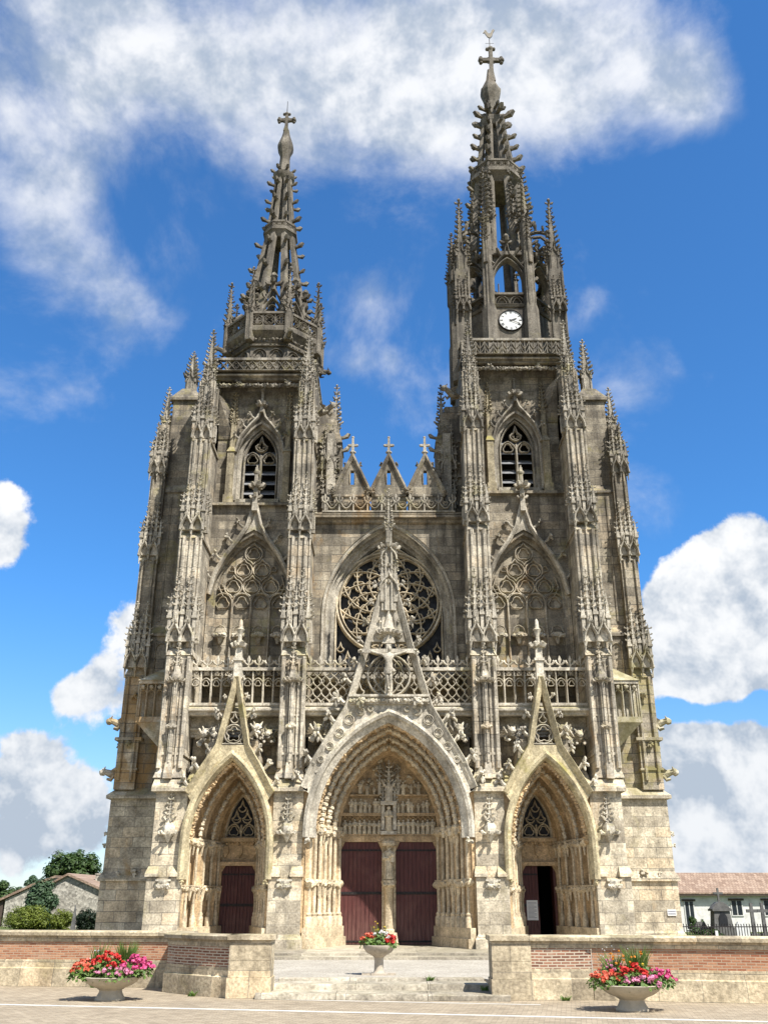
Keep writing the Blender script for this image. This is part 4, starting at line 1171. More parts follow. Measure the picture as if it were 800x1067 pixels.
for i in range(10):
    x = -3.2+6.4*i/9; w_ = 6.4/9
    if i < 9: bar(p_, [(x+w_*t/8, 20.86-.52*sin(pi*t/8)**.8) for t in range(9)], 2.66, .075, .12)
    p_.tube([(x,2.66,20.2),(x,2.66,20.9)], .045, 5)
    for q in (-1,1): p_.tube([(x,2.64,20.62),(x+q*.13,2.62,20.74),(x+q*.17,2.62,20.9),(x+q*.10,2.62,20.95)], [.04,.05,.055,.02], 5)
    p_.tube([(x,2.64,20.8),(x,2.64,20.98),(x,2.64,21.14)], [.04,.07,.015], 5)
    if i < 9: bar(p_, foil(x+w_/2, 20.62, .12, 3, -pi/2, 4), 2.66, .03, .08, True)
part(p_, 'balustrade', M['carved'])

def tower(s):
    dz = .65 if s > 0 else 0.
    zl = 20.72+dz; top = 28.15+dz*1.6
    cx = 6.72
    mb = CM(s)
    wall_arch(mb, 4.7, 8.7, 6.3, 9.8, 1.9, arch(1.42,3.1,4.4,6.3,6.62,10))
    mb.box(4.5,9.0,4.5,4.6,10.0,12.1); mb.quad((4.5,3,11.98),(9.,3,11.98),(9.,4.6,11.98),(4.5,4.6,11.98))
    wall_arch(mb, 4.5, 9.0, 11.95, zl, 3.0, arch(1.92,3.2,15.85,12.2,cx,12))
    zs, ha = zl+2.75, 2.0
    wall_arch(mb, 4.4, 9.0, zl, top, 3.35, arch(1.12,ha,zs,zl+.45,cx,10))
    mb.box(4.4,9.1,2.75,3.5,zl-.14,zl); mb.frus((4.4,9.1,2.75,3.4,zl),(4.4,9.1,3.2,3.4,zl+.16))
    # flanks, back, roof
    for x in (3.9,9.75): mb.quad((x,2.2,6),(x,10,6),(x,10,top),(x,2.2,top))
    mb.quad((3.9,10,.3),(9.75,10,.3),(9.75,10,top),(3.9,10,top)); mb.quad((3.9,2.2,top-.05),(9.75,2.2,top-.05),(9.75,10,top-.05),(3.9,10,top-.05))
    mb.box(3.9,4.5,2.6,3.4,zl-1.2,top-.1); mb.box(8.95,9.75,2.6,3.4,zl-1.2,top-.1)
    # sloped broaches beside the belfry window
    for q in (-1,1):
        xa, xb = cx+q*1.45, cx+q*2.3
        mb.add([(xa,3.3,top-3.6),(xb,3.3,top-3.6),(xb,2.62,top-1.2),(xa,3.3,top-1.9),(xb,3.4,top-1.2)], [(0,1,2),(0,2,3),(3,2,4)])
    cornice(mb, 4.0, 9.65, 2.62, top-.5, .3, .3)
    mb.box(4.0,9.6,2.5,3.4,top-.1,top+.06)
    body = part(mb, 'tower', M['stone'])
    # carved string course below the balustrade
    k = CM(s)
    for i in range(30): k.blob((4.4+.155*i,2.6,top-.75), .11, .4)
    for x in (5.4,8.0): leafball(k, (x,2.6,top-.62), .3, 6)
    part(k, 'frieze', M['carved'], body)
    # blind window
    bw = CM(s)
    bp = arch(1.92,3.2,15.85,12.2,cx,12)
    bw.sweep(P3(bp,3.0), molding((-.14,-.1),(.2,.5),[('f',.1),('r',.3),('h',.4),('r',.25),('f',.2)]))
    panel(bw, arch(1.86,3.1,15.85,12.0,cx,12), 3.46)
    B = part(bw, 'blind_window', M['stone'], body)
    y = 3.36; sp_ = .92
    tr = CM(s)
    for q in (-1,0,1): bar(tr, [(cx+q*sp_,12.2),(cx+q*sp_,15.6)], y, .11, .22)
    for i in range(4):
        xx = cx+(i-1.5)*sp_
        bar(tr, [(xx+sp_/2*cos(pi-pi*t/8)*(1), 15.55+.55*sin(pi*t/8)) for t in range(9)], y, .09, .2)
        bar(tr, foil(xx,15.6,.33,3), y, .05, .13, True)
    for row, cnt in ((0,3),(1,2),(2,1)):
        for i in range(cnt):
            xx = cx+(i-(cnt-1)/2)*sp_; zz = 16.42+row*.86
            bar(tr, [(xx+sp_*.47*cos(th)*(1-.0), zz+.42*sin(th)+ (.16 if abs(th-pi/2)<.3 else 0)+(-.14 if abs(th-1.5*pi)<.3 else 0)) for th in [2*pi*j/20 for j in range(20)]], y, .09, .2, True)
            bar(tr, foil(xx,zz,.33,3), y, .06, .14, True)
    for q in (-1,1):
        bar(tr, [(cx+q*1.38,15.95),(cx+q*1.62,16.4),(cx+q*1.45,16.95)], y, .07, .18); bar(tr, foil(cx+q*1.52,16.4,.16,3), y, .05, .13, True)
        bar(tr, foil(cx+q*1.02,17.35,.16,3), y, .05, .13, True)
    part(tr, 'tracery', M['shaft'], body)
    for i in range(4):
        cs = CM(s); xx = cx+(i-1.5)*sp_
        cs.lathe([(.06,-.45),(.16,-.15),(.28,.0),(.28,.08)], (xx,3.28,14.0), 7)
        for q in range(6): cs.blob((xx-.25+.1*q,3.08,13.93), .10, .35)
        bar(cs, [(xx-.3,14.1),(xx-.2,14.35),(xx,14.45),(xx+.2,14.35),(xx+.3,14.1)], 3.2, .05, .1)
        part(cs, 'console', M['carved'], body)
    # ogee hood with leaf crockets and finial
    hd = CM(s)
    hp = [(cx-2.05,15.9),(cx-1.85,16.9),(cx-1.35,17.95),(cx-.78,18.75),(cx-.36,19.5),(cx-.10,20.55)]
    hp = hp+[(2*cx-x,z) for x,z in hp[::-1]]
    hd.sweep(P3(hp,2.86), [(-.06,.2),(-.06,-.10),(.04,-.16),(.14,-.06),(.16,.2)], pclosed=True, caps=True)
    hd.prism([(cx-.75,18.85),(cx-.3,19.5),(cx-.06,20.5),(cx+.06,20.5),(cx+.3,19.5),(cx+.75,18.85),(cx,19.3)], 2.9, 3.05)
    part(hd, 'hood_mould', M['carved'], body)
    ck = CM(s)
    for (dx, z) in ((1.98,16.75),(1.62,17.75),(1.08,18.65),(.62,19.45)):
        for q in (-1,1):
            kc = CM(s); leafcrocket(kc, (cx+q*dx,2.84,z), (q*.8,-.25,.6), .30); part(kc, 'crocket', M['carved'], body)
    ck.frus((cx-.13,cx+.13,2.55,2.85,20.2),(cx-.07,cx+.07,2.62,2.8,22.6))
    for k_ in range(6): aa = k_*pi/3; crocket(ck, (cx,2.7,21.55), (cos(aa),sin(aa),0), .40)
    for k_ in range(4): aa = k_*pi/2; crocket(ck, (cx,2.7,20.95), (cos(aa),sin(aa),0), .3)
    ck.lathe([(.09,0),(.17,.1),(.17,.2),(.06,.3),(.05,.55)], (cx,2.7,22.2), 6)
    part(ck, 'finial', M['carved'], body)
    # belfry window
    bf = CM(s)
    bp = arch(1.12,ha,zs,zl+.35,cx,10)
    bf.sweep(P3(bp,3.35), molding((-.16,-.12),(.26,.55),[('f',.12),('r',.3),('h',.35),('r',.25),('h',.3),('f',.2)]))
    bf.box(cx-1.1,cx+1.1,3.2,4.0,zl+.2,zl+.38)
    part(bf, 'belfry_window', M['carved'], body)
    tr = CM(s); y = 3.78; a0, a1 = .86, ha-.2
    bar(tr, arch(a0,a1-.05,zs,zl+.38,cx,10), y, .10, .22)
    bar(tr, [(cx,zl+.38),(cx,zs+.35)], y, .13, .24)
    for q in (-1,1):
        bar(tr, arch(.43,.62,zs-.1,None,cx+q*.43,6), y, .09, .2); bar(tr, foil(cx+q*.43,zs+.12,.28,3), y, .06, .16, True)
    bar(tr, drop(cx,zs+.88,.30), y, .09, .2, True); bar(tr, foil(cx,zs+.92,.24,4), y, .05, .16, True)
    part(tr, 'tracery', M['carved'], body)
    for i in range(6):
        lv = CM(s); z = zl+.55+i*.56
        for q in (-1,1):
            x0, x1 = sorted((cx+q*.05, cx+q*.84))
            lv.add([(x0,3.84,z-.22),(x1,3.84,z-.22),(x1,4.5,z+.28),(x0,4.5,z+.28),(x0,3.84,z-.17),(x1,3.84,z-.17),(x1,4.5,z+.33),(x0,4.5,z+.33)],
                   [(3,2,1,0),(4,5,6,7),(0,1,5,4),(1,2,6,5),(2,3,7,6),(3,0,4,7)])
        part(lv, 'louvre', M['louvre'], body)
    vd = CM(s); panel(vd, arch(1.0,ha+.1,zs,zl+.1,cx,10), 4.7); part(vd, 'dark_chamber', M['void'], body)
    # gablet over the window, flanking pilasters with pinnacles
    gb = CM(s)
    gp = [(cx-1.3,zs+.3),(cx-1.05,zs+1.25),(cx-.55,zs+1.95),(cx-.22,zs+2.35),(cx-.05,zs+2.9)]; gp = gp+[(2*cx-x,z) for x,z in gp[::-1]]
    gb.sweep(P3(gp,3.2), [(-.04,.2),(-.04,-.08),(.05,-.12),(.12,0),(.12,.2)], pclosed=True, caps=True)
    for (dx, dz_) in ((1.2,1.1),(.85,1.75),(.45,2.3)):
        for q in (-1,1): kc = CM(s); leafcrocket(kc, (cx+q*dx,3.14,zs+dz_), (q*.7,-.3,.6), .24); part(kc, 'crocket', M['carved'], body)
    gb.frus((cx-.09,cx+.09,3.02,3.22,zs+2.6),(cx-.05,cx+.05,3.05,3.18,zs+4.0))
    for k_ in range(6): aa = k_*pi/3; crocket(gb, (cx,3.1,zs+3.0), (cos(aa),sin(aa),0), .36)
    leafball(gb, (cx,3.08,zs+3.9), .13, 4)
    part(gb, 'hood_mould', M['carved'], body)
    for q in (-1,1):
        pl = CM(s); x = cx+q*1.45
        pl.box(x-.17,x+.17,2.95,3.45,zl,zl+3.0); pl.box(x-.23,x+.23,2.88,3.45,zl,zl+.5); pl.frus((x-.22,x+.22,2.9,3.45,zl+2.95),(x-.12,x+.12,3.1,3.45,zl+3.3))
        pinnacle(pl, x, 3.22, zl+3.1, 3.5, .24, 0, .5, 6, .2)
        part(pl, 'pilaster', M['mossy'], body)
    # balustrade round the platform
    bl = CM(s)
    kind, n, hh = ('flame',11,1.05) if s > 0 else ('x',6,.85)
    balustrade(bl, 4.2, 9.5, top+.06, top+.06+hh, 2.62, kind, n, .16)
    T0 = bl.T.copy()
    for x in (4.0,9.62):
        bl.T = T0 @ Matrix.Translation((x,0,0)) @ Matrix.Rotation(pi/2,4,'Z'); balustrade(bl, 2.7, 9.8, top+.06, top+.06+hh, 0, kind, int(n*1.3), .16)
    part(bl, 'balustrade', M['carved'], body)
    # flank of the tower toward the nave: buttress with leaf ornament
    nv = CM(s)
    nv.box(2.55,3.95,4.6,6.4,9.0,25.0); nv.frus((2.5,3.95,4.5,6.5,25.0),(3.1,3.95,4.9,6.1,27.4)); nv.box(2.85,3.2,4.45,4.7,20,24.6); nv.box(2.5,3.9,4.45,4.7,22.9,23.05)
    F = part(nv, 'buttress', M['stone'], body)
    nv = CM(s); nv.box(2.9,3.3,4.25,4.7,20.5,25.4)
    cluster(nv, 3.05, 4.5, 21.0, .8, .9); cluster(nv, 3.2, 4.55, 23.3, .7, .9)
    for i in range(26): leafball(nv, (R.uniform(2.55,3.7),4.5,R.uniform(21.3,24.8)), R.uniform(.14,.22), 3)
    for z in (21.5,22.6,23.7,24.8,25.6): crocket(nv, (2.6,5.2,z), (-1,-.2,.1), .45)
    pinnacle(nv, 2.9, 5.1, 24.8, 4.1, .34, 0, .35, 6, .26)
    part(nv, 'pinnacle', M['carved'], body)
    gg = CM(s); gargoyle(gg, (3.55,3.3,top-2.0), (-.8,-.6,.1), .8, .8); part(gg, 'gargoyle', M['carved'], body)
    return body, top
TL, topL = tower(-1)
TR, topR = tower(1)
nv = CM(); nv.box(-5.6,5.6,9.5,46,.3,15.5); nv.box(-11,11,11,44,.3,8.)
NV = part(nv, 'nave', M['stone'])
nv = CM(); nv.add([(-5.9,9.8,15.5),(5.9,9.8,15.5),(0,9.8,19.6),(-5.9,46,15.5),(5.9,46,15.5),(0,46,19.6)], [(0,1,2),(3,5,4),(0,2,5,3),(2,1,4,5)]); part(nv, 'roof', M['tile'], NV)

# ---------------------------------------------------------------- spires
def octa(ap, ang=0.): 
    r = ap/cos(pi/8); return [(r*cos(pi/8+k*pi/4+ang), r*sin(pi/8+k*pi/4+ang)) for k in range(8)]
def oprism(mb, cx, cy, a0, z0, a1, z1):
    A, B = octa(a0), octa(a1)
    mb.add([(cx+x,cy+y,z0) for x,y in A]+[(cx+x,cy+y,z1) for x,y in B],
           [tuple(range(7,-1,-1)), tuple(range(8,16))]+[(i,(i+1)%8,8+(i+1)%8,8+i) for i in range(8)])
def faces8(mb, cx, cy, ap, fn, ks=range(8)):
    T0 = mb.T.copy()
    for k in ks:
        mb.T = T0 @ Matrix.Translation((cx,cy,0)) @ Matrix.Rotation(k*pi/4,4,'Z') @ Matrix.Translation((0,-ap,0))
        fn(mb)
    mb.T = T0
def ribs(mb, cx, cy, r0, z0, r1, z1, w0, w1, nck, cs, jit=True):
    for k in range(8):
        a = pi/8+k*pi/4; d = Vector((cos(a),sin(a),0))
        p, q = Vector((cx,cy,z0))+d*r0, Vector((cx,cy,z1))+d*r1
        mb.tube([p, (p+q)/2, q], [w0,(w0+w1)/2,w1], 5)
        for i in range(nck):
            t = (i+.6)/nck
            crocket(mb, p+(q-p)*t+d*w0*.6, d, cs*(1-.2*t))
def stone_cross(mb, cx, cy, z0, z1, arm, th):
    za = z0+(z1-z0)*.66
    mb.frus((cx-th*1.25,cx+th*1.25,cy-th*1.2,cy+th*1.2,z0),(cx-th*.7,cx+th*.7,cy-th*.7,cy+th*.7,z0+(z1-z0)*.3))
    mb.box(cx-th*.7,cx+th*.7,cy-th*.7,cy+th*.7,z0+(z1-z0)*.3,z1); mb.box(cx-arm,cx+arm,cy-th*.65,cy+th*.65,za-th*.75,za+th*.75)
    for (x, z) in ((-arm,za),(arm,za),(0,z1)):
        mb.blob((cx+x,cy,z), th*1.15, .1)
        if x:
            for q in (-1,1): mb.blob((cx+x,cy,z+q*th*1.2), th*.75, .1)
        else:
            for q in (-1,1): mb.blob((cx+q*th*1.2,cy,z), th*.75, .1)
    for q in (-1,1):
        for w in (-1,1): mb.blob((cx+q*th*1.1,cy,za+w*th*1.1), th*.5, .1, lod=0)

# north spire (openwork, over an octagonal drum with its own balustrade)
cx, cy = -6.72, 6.4
m = CM(); oprism(m, cx, cy, 2.40, topL, 2.34, 31.2); oprism(m, cx, cy, 2.36, 31.2, 2.72, 31.62); oprism(m, cx, cy, 2.72, 31.62, 2.74, 31.82)
def blind(mb):
    for q in (-1,1):
        bar(mb, arch(.42,.45,30.1,28.6,q*.46,6), -.0, .08, .16); bar(mb, foil(q*.46,30.15,.28,3), 0, .05, .12, True)
    for i in range(9): mb.blob((-.95+.24*i,-.16,31.1), .11, .4, lod=0)
    bar(mb, [(-1.,30.75),(1.,30.75)], 0, .08, .2)
faces8(m, cx, cy, 2.40, blind)
SP = part(m, 'spire', M['spire'])
m = CM(); faces8(m, cx, cy, 2.62, lambda b_: balustrade(b_, -1.02, 1.02, 31.82, 32.85, 0, 'quatre', 3, .16)); part(m, 'balustrade', M['spire'], SP)
for k in range(8):
    m = CM(); a = pi/8+k*pi/4; d = Vector((cos(a),sin(a),0)); r = 2.78
    pinnacle(m, cx+d.x*r, cy+d.y*r, 31.0, 5.0, .40, a, .42, 6, .22)
    p = Vector((cx,cy,0))+d*r
    m.tube([p+Vector((0,0,33.2)), p-d*.35+Vector((0,0,33.5)), p-d*.75+Vector((0,0,33.9))], [.11,.10,.12], 5)
    part(m, 'pinnacle', M['spire'], SP)
    if k % 2 == 0:
        gg = CM(); a2 = a+pi/8; dd = Vector((cos(a),sin(a),0)); gargoyle(gg, Vector((cx,cy,31.2))+dd*2.6, dd, .8, .75); part(gg, 'gargoyle', M['spire'], SP)
m = CM(); ribs(m, cx, cy, 1.95, 32., .80, 39.9, .30, .20, 4, .54)
def gab(mb):
    bar(mb, arch(.62,1.5,33.0,31.9,0,7), 0, .14, .25); bar(mb, [(-.72,33.7),(0,35.3),(.72,33.7)], -.02, .12, .2)
    for (x, z) in ((-.4,34.4),(.4,34.4)): crocket(mb, (x,-.05,z), (x,-.3,.4), .34)
    finial(mb, 0, 0, 35.15, 1.15); bar(mb, foil(0,33.55,.42,3), 0, .06, .16, True)
faces8(m, cx, cy, 1.70, gab)
part(m, 'rib_stage', M['spire'], SP)
m = CM(); oprism(m, cx, cy, .76, 39.7, .98, 40.1); oprism(m, cx, cy, 1.02, 40.1, 1.02, 40.28)
faces8(m, cx, cy, .88, lambda b_: balustrade(b_, -.36, .36, 40.28, 40.82, 0, 'quatre', 2, .1)); part(m, 'gallery_ring', M['spire'], SP)
m = CM(); ribs(m, cx, cy, .76, 40.3, .44, 44.7, .17, .13, 3, .50); m.lathe([(.42,40.2),(.26,44.9)], (cx,cy,0), 8); part(m, 'rib_stage', M['spire'], SP)
m = CM(); m.lathe([(.46,44.5),(.68,44.75),(.72,45.05),(.5,45.15)], (cx,cy,0), 8, 0, 1, pi/8)
for k in range(8): a = pi/8+k*pi/4; crocket(m, (cx+.5*cos(a),cy+.5*sin(a),45.2), (cos(a),sin(a),0), .36)
part(m, 'gallery_ring', M['spire'], SP)
m = CM(); m.lathe([(.40,45.1),(.33,46.5),(.36,46.8),(.52,47.2),(.54,47.5),(.46,47.8),(.30,48.3),(.19,48.9),(.14,49.0)], (cx,cy,0), 8, 0, 1, pi/8)
stone_cross(m, cx-.03, cy, 48.8, 50.35, .48, .14); part(m, 'finial', M['spire'], SP)
m = CM(); m.tube([(cx-.03,cy,50.3),(cx-.03,cy,51.5)], [.03,.015], 5); part(m, 'lightning_rod', M['iron'], SP)

# south spire: lantern with the clock, flying struts, openwork spire
cx, cy = 6.85, 6.5
m = CM(); ap = 2.75
oprism(m, cx, cy, ap, topR, ap, 33.15); oprism(m, cx, cy, ap+.08, 33.15, ap+.16, 33.3)
def drum(mb):
    for q in (-1,1): bar(mb, [(q*.42+.4*cos(pi*t/8), 33.42+.5*sin(pi*t/8)) for t in range(9)], .05, .08, .2); bar(mb, foil(q*.42,33.55,.25,3), .05, .05, .14, True)
    bar(mb, [(-.95,33.38),(.95,33.38)], .05, .08, .2); mb.box(-.98,.98,-.1,.2,33.98,34.12)
    mb.box(-.98,.98,.15,.2,33.3,34.0)
faces8(m, cx, cy, ap, drum)
SS = part(m, 'spire', M['spire'])
m = CM()
faces8(m, cx, cy, ap, lambda b_: b_.box(-1.15,1.15,-.12,.42,36.75,37.0))
def opening(mb):
    bar(mb, arch(.88,1.55,35.0,34.1,0,8), .1, .18, .4)
    og = [(-1.02,35.0),(-.92,35.75),(-.5,36.4),(-.16,36.8),(0,37.6)]; og = og+[(-x,z) for x,z in og[-2::-1]]
    bar(mb, og, -.05, .12, .3)
    for (x, z) in ((-.85,36.1),(.85,36.1),(-.4,36.65),(.4,36.65)): crocket(mb, (x,-.15,z), (x,-.3,.5), .42)
    finial(mb, 0, -.05, 37.4, .9)
    wall_arch(mb, -1.13, 1.13, 34.1, 36.8, .12, arch(.86,1.5,35.0,34.1,0,8))
    for (x) in (-.55,.55): bar(mb, [(x,34.1),(x,34.9)], .2, .07, .12)
faces8(m, cx, cy, ap, opening); part(m, 'lantern', M['spire'], SS)
for k in range(8):
    m = CM(); a = pi/8+k*pi/4; d = Vector((cos(a),sin(a),0)); r = (ap+.05)/cos(pi/8)
    x, y = cx+d.x*r, cy+d.y*r
    m.lathe([(.46,topR),(.44,32.9),(.34,33.3),(.32,36.9)], (x,y,0), 6, 0, 1, a); 
    for q in (-.6,.6): m.tube([(x+.3*cos(a+q),y+.3*sin(a+q),topR+.5),(x+.3*cos(a+q),y+.3*sin(a+q),36.8)], .07, 5)
    part(m, 'lantern_pier', M['spire'], SS)
    m = CM(); pinnacle(m, x, y, 36.6, 6.6 if abs(d.x) < .8 else 2.6, .44, a, .42, 9 if abs(d.x) < .8 else 4, .34); pinnacle(m, x+d.x*.3, y+d.y*.3, 36.0, 3.6, .24, a, .5, 5, .22)
    p = Vector((x,y,0)); 
    m.tube([p+Vector((0,0,39.0)), p-d*.4+Vector((0,0,39.5)), p-d*.9+Vector((0,0,39.6))], [.12,.11,.12], 5)
    part(m, 'pinnacle', M['spire'], SS)
for (qx, qy) in ((-1,-1),(1,-1)):
    m = CM(); x, y = cx+qx*2.68, cy+qy*2.72
    m.box(x-.33,x+.33,y-.33,y+.33,topR,35.6); 
    for e in (-.36,.36): m.tube([(x+e,y-.36,topR+.4),(x+e,y-.36,35.4)], .07, 5)
    cluster(m, x, y-.36, 32.6, .72, .8); pinnacle(m, x+qx*.36, y, 32.0, 3.2, .24, 0, .4, 6, .22)
    pinnacle(m, x, y, 34.6, 6.3, .54, 0, .36, 9, .28)
    for e in (-1,1): pinnacle(m, x+e*.36, y-.3*0, 35.0, 2.6, .2, 0, .4, 5, .2)
    # double flying strut to the inner spire
    for (za, zb_) in ((36.6,37.6),(38.2,39.2)):
        pts = [Vector((x+(cx-x)*t*.42, y+(cy-y)*t*.42, za+(zb_-za)*sin(pi/2*t))) for t in [i/6 for i in range(7)]]
        m.tube(pts, [.15,.13,.12,.12,.12,.13,.14], 5)
        for t in (2,4): crocket(m, pts[t]+Vector((0,0,.1)), (-qx*.2,-.4,1), .34)
    part(m, 'pinnacle', M['spire'], SS)
m = CM(); ribs(m, cx, cy, 1.95, 36.9, 1.32, 44.0, .34, .24, 5, .55)
for k in range(8): a = pi/8+k*pi/4; pinnacle(m, cx+cos(a)*1.75, cy+sin(a)*1.75, 38.6, 4.6, .26, a, .4, 7, .3)
part(m, 'rib_stage', M['spire'], SS)
m = CM(); m.lathe([(1.30,43.7),(1.65,44.2),(1.75,44.25),(1.75,44.45)], (cx,cy,0), 8, 0, 1, pi/8)
faces8(m, cx, cy, 1.52, lambda b_: balustrade(b_, -.62, .62, 44.45, 45.15, 0, 'quatre', 3, .12))
for k in range(8): a = pi/8+k*pi/4; leafball(m, (cx+1.62*cos(a),cy+1.62*sin(a),44.2), .25, 4)
part(m, 'gallery_ring', M['spire'], SS)
m = CM(); ribs(m, cx, cy, 1.20, 44.5, .66, 49.3, .24, .18, 5, .58); m.lathe([(.70,44.4),(.34,49.4)], (cx,cy,0), 8); part(m, 'rib_stage', M['spire'], SS)
m = CM(); m.lathe([(.70,49.0),(.86,49.3),(.88,49.65),(.6,49.8)], (cx,cy,0), 8, 0, 1, pi/8)
for k in range(8):
    a = pi/8+k*pi/4; crocket(m, (cx+.66*cos(a),cy+.66*sin(a),49.9), (cos(a),sin(a),0), .72); crocket(m, (cx+.5*cos(a),cy+.5*sin(a),50.6), (cos(a),sin(a),0), .5)
part(m, 'gallery_ring', M['spire'], SS)
m = CM(); m.lathe([(.55,49.7),(.40,50.8),(.40,51.2),(.52,51.6),(.70,52.2),(.72,52.45),(.62,52.6),(.30,53.4),(.16,54.4)], (cx,cy,0), 8, 0, 1, pi/8)
stone_cross(m, cx+.15, cy, 53.3, 56.4, .70, .18); part(m, 'finial', M['spire'], SS)
m = CM(); wx = cx+.12
m.tube([(wx,cy,56.3),(wx,cy,57.5)], [.03,.025], 5); m.tube([(wx-.3,cy,56.95),(wx+.3,cy,56.95)], .015, 4)
m.prism([(wx-.34,58.05),(wx-.42,57.92),(wx-.30,57.95),(wx-.24,57.78),(wx-.12,57.55),(wx+.06,57.45),(wx+.2,57.62),(wx+.28,57.95),(wx+.40,58.2),(wx+.30,58.3),(wx+.18,58.15),(wx+.1,57.9),(wx-.05,57.88),(wx-.15,58.05),(wx-.2,58.2),(wx-.3,58.2)], cy-.035, cy+.035)
part(m, 'weathercock', M['gold'], SS)

# the clock
CLK = (cx-.0, cy-ap-.06, 32.25)
m = CM(); 
def disc(mb, x, y, z, r, d, n=36):
    mb.prism([(x+r*cos(2*pi*i/n), z+r*sin(2*pi*i/n)) for i in range(n)], y, y+d)
disc(m, CLK[0], CLK[1], CLK[2], .66, .10); CK = part(m, 'clock_face', M['clockw'])
CK.name = 'clock_face'
m = CM(); bar(m, circle(CLK[0],CLK[2],.67,36), CLK[1], .07, .12, True); part(m, 'rim', M['iron'], CK)
m = CM(); yk = CLK[1]-.006
def stroke(mb, c, ang, x0, z0, x1, z1, w=.022):
    a = Vector((x0,z0)); b_ = Vector((x1,z1)); d = (b_-a).normalized(); n_ = Vector((-d.y,d.x))*w/2
    P_ = [a+n_, b_+n_, b_-n_, a-n_]; ca, sa = cos(ang), sin(ang)
    vs = [(c[0]+p.x*ca+p.y*sa, yk, c[2]-p.x*sa+p.y*ca) for p in P_]
    mb.add(vs, [(0,1,2,3)])
NUM = ['XII','I','II','III','IIII','V','VI','VII','VIII','IX','X','XI']
for i, tx in enumerate(NUM):
    ang = i*pi/6; w = {'I':.035,'V':.075,'X':.075}; tot = sum(w[c_] for c_ in tx); x = -tot/2; r0, r1 = .45, .61
    for c_ in tx:
        k_ = w[c_]
        if c_ == 'I': stroke(m, CLK, ang, x+k_/2, r0, x+k_/2, r1)
        elif c_ == 'V': stroke(m, CLK, ang, x+.008, r1, x+k_/2, r0, .026); stroke(m, CLK, ang, x+k_-.008, r1, x+k_/2, r0, .016)
        else: stroke(m, CLK, ang, x+.005, r1, x+k_-.005, r0, .026); stroke(m, CLK, ang, x+k_-.005, r1, x+.005, r0, .016)
        x += k_
part(m, 'numerals', M['black'], CK)
yk -= .004
for i in range(60): pass
m = CM(); yk = CLK[1]-.03; stroke(m, CLK, radians(70), 0,-.08, 0,.34, .065); part(m, 'hour_hand', M['black'], CK)
m = CM(); yk = CLK[1]-.04; stroke(m, CLK, radians(114), 0,-.12, 0,.52, .045); part(m, 'minute_hand', M['black'], CK)

# ================================================================== SMALL THINGS ON THE CHURCH
nt = MB(); nt.box(-.24,.24,-.012,.012,-.40,.40,0)
for i in range(13): nt.box(-.18,.18-.1*(i%3==2),-.0135,-.0125,.30-.05*i,.315-.05*i,1)
o = nt.build('notice', [M['paper'], M['ink']]); o.location = (6.24, 3.735, 1.82)
tag(o, 'white paper notice posted on the right portal\'s maroon door', 'notice')
pl = MB(); pl.box(-.19,.19,-.02,.02,-.12,.12,0); pl.box(-.17,.17,-.023,-.021,.02,.08,1); pl.box(-.17,.17,-.023,-.021,-.08,-.02,1)
o = pl.build('plaque', [M['paper'], M['ink']]); o.location = (12.35, 3.975, 1.72)
tag(o, 'small white plaque fixed to the lower right corner buttress', 'plaque')

# ================================================================== GROUND
def sheet(name, poly, z, mat):
    mb = MB(); mb.add([(x,y,z) for x,y in poly], [tuple(range(len(poly)))]); o = mb.build(name, mat); tag(o, kind='structure'); return o
g = MB(); n = 40
for i in range(n):
    for j in range(n):
        pass
gx = [-3000,-1200,-500,-220,-100,-60,-30,0,30,60,100,220,500,1200,3000]; gy = [-400,-120,-70,-40,-9,30,60,100,180,320,600,1200,2500,5000]
vs = [(x,y, -.03 if (y < 110 and abs(x) < 110) else -.03+2.2*sin(x*.004+1.)*cos(y*.003)+ (3.5 if y > 2000 else 0)) for y in gy for x in gx]
g.add(vs, [(j*len(gx)+i, j*len(gx)+i+1, (j+1)*len(gx)+i+1, (j+1)*len(gx)+i) for j in range(len(gy)-1) for i in range(len(gx)-1)])
tag(g.build('ground', M['grass']), kind='structure')
sheet('paved_square', [(-70,-80),(70,-80),(70,-19),(8.,-13.),(-8,-9.),(-70,-1)], 0.0, M['paving'])
te = MB()
te.prism_z([(-16,-9.9),(-6.2,-11.1),(-5.9,-12.2),(-4.0,-13.8),(-2.95,-12.15),(2.55,-12.15),(3.4,-14.2),(5,-14.4),(16,-16.7),(16,8),(-16,8)][::1], -.02, .30)
tag(te.build('gravel_terrace', M['gravel']), kind='structure')
ca, sa = cos(radians(-11.1)), sin(radians(-11.1))
def strip(name, x0, y0, L0, L1, w, z, mat, h=0.):
    mb = MB(); vs = []
    for (l, q) in ((L0,0),(L1,0),(L1,w),(L0,w)): vs.append((x0+l*ca-q*sa, y0+l*sa+q*ca, z))
    mb.add(vs, [(0,1,2,3)]); o = mb.build(name, mat); tag(o, kind='structure'); return o
strip('kerb_line', -.21, -17.42, -60, 60, .2, .004, M['kerb'])
strip('kerb_line', 0., -15.02, -3.3, 3.6, .12, .004, M['kerb'])

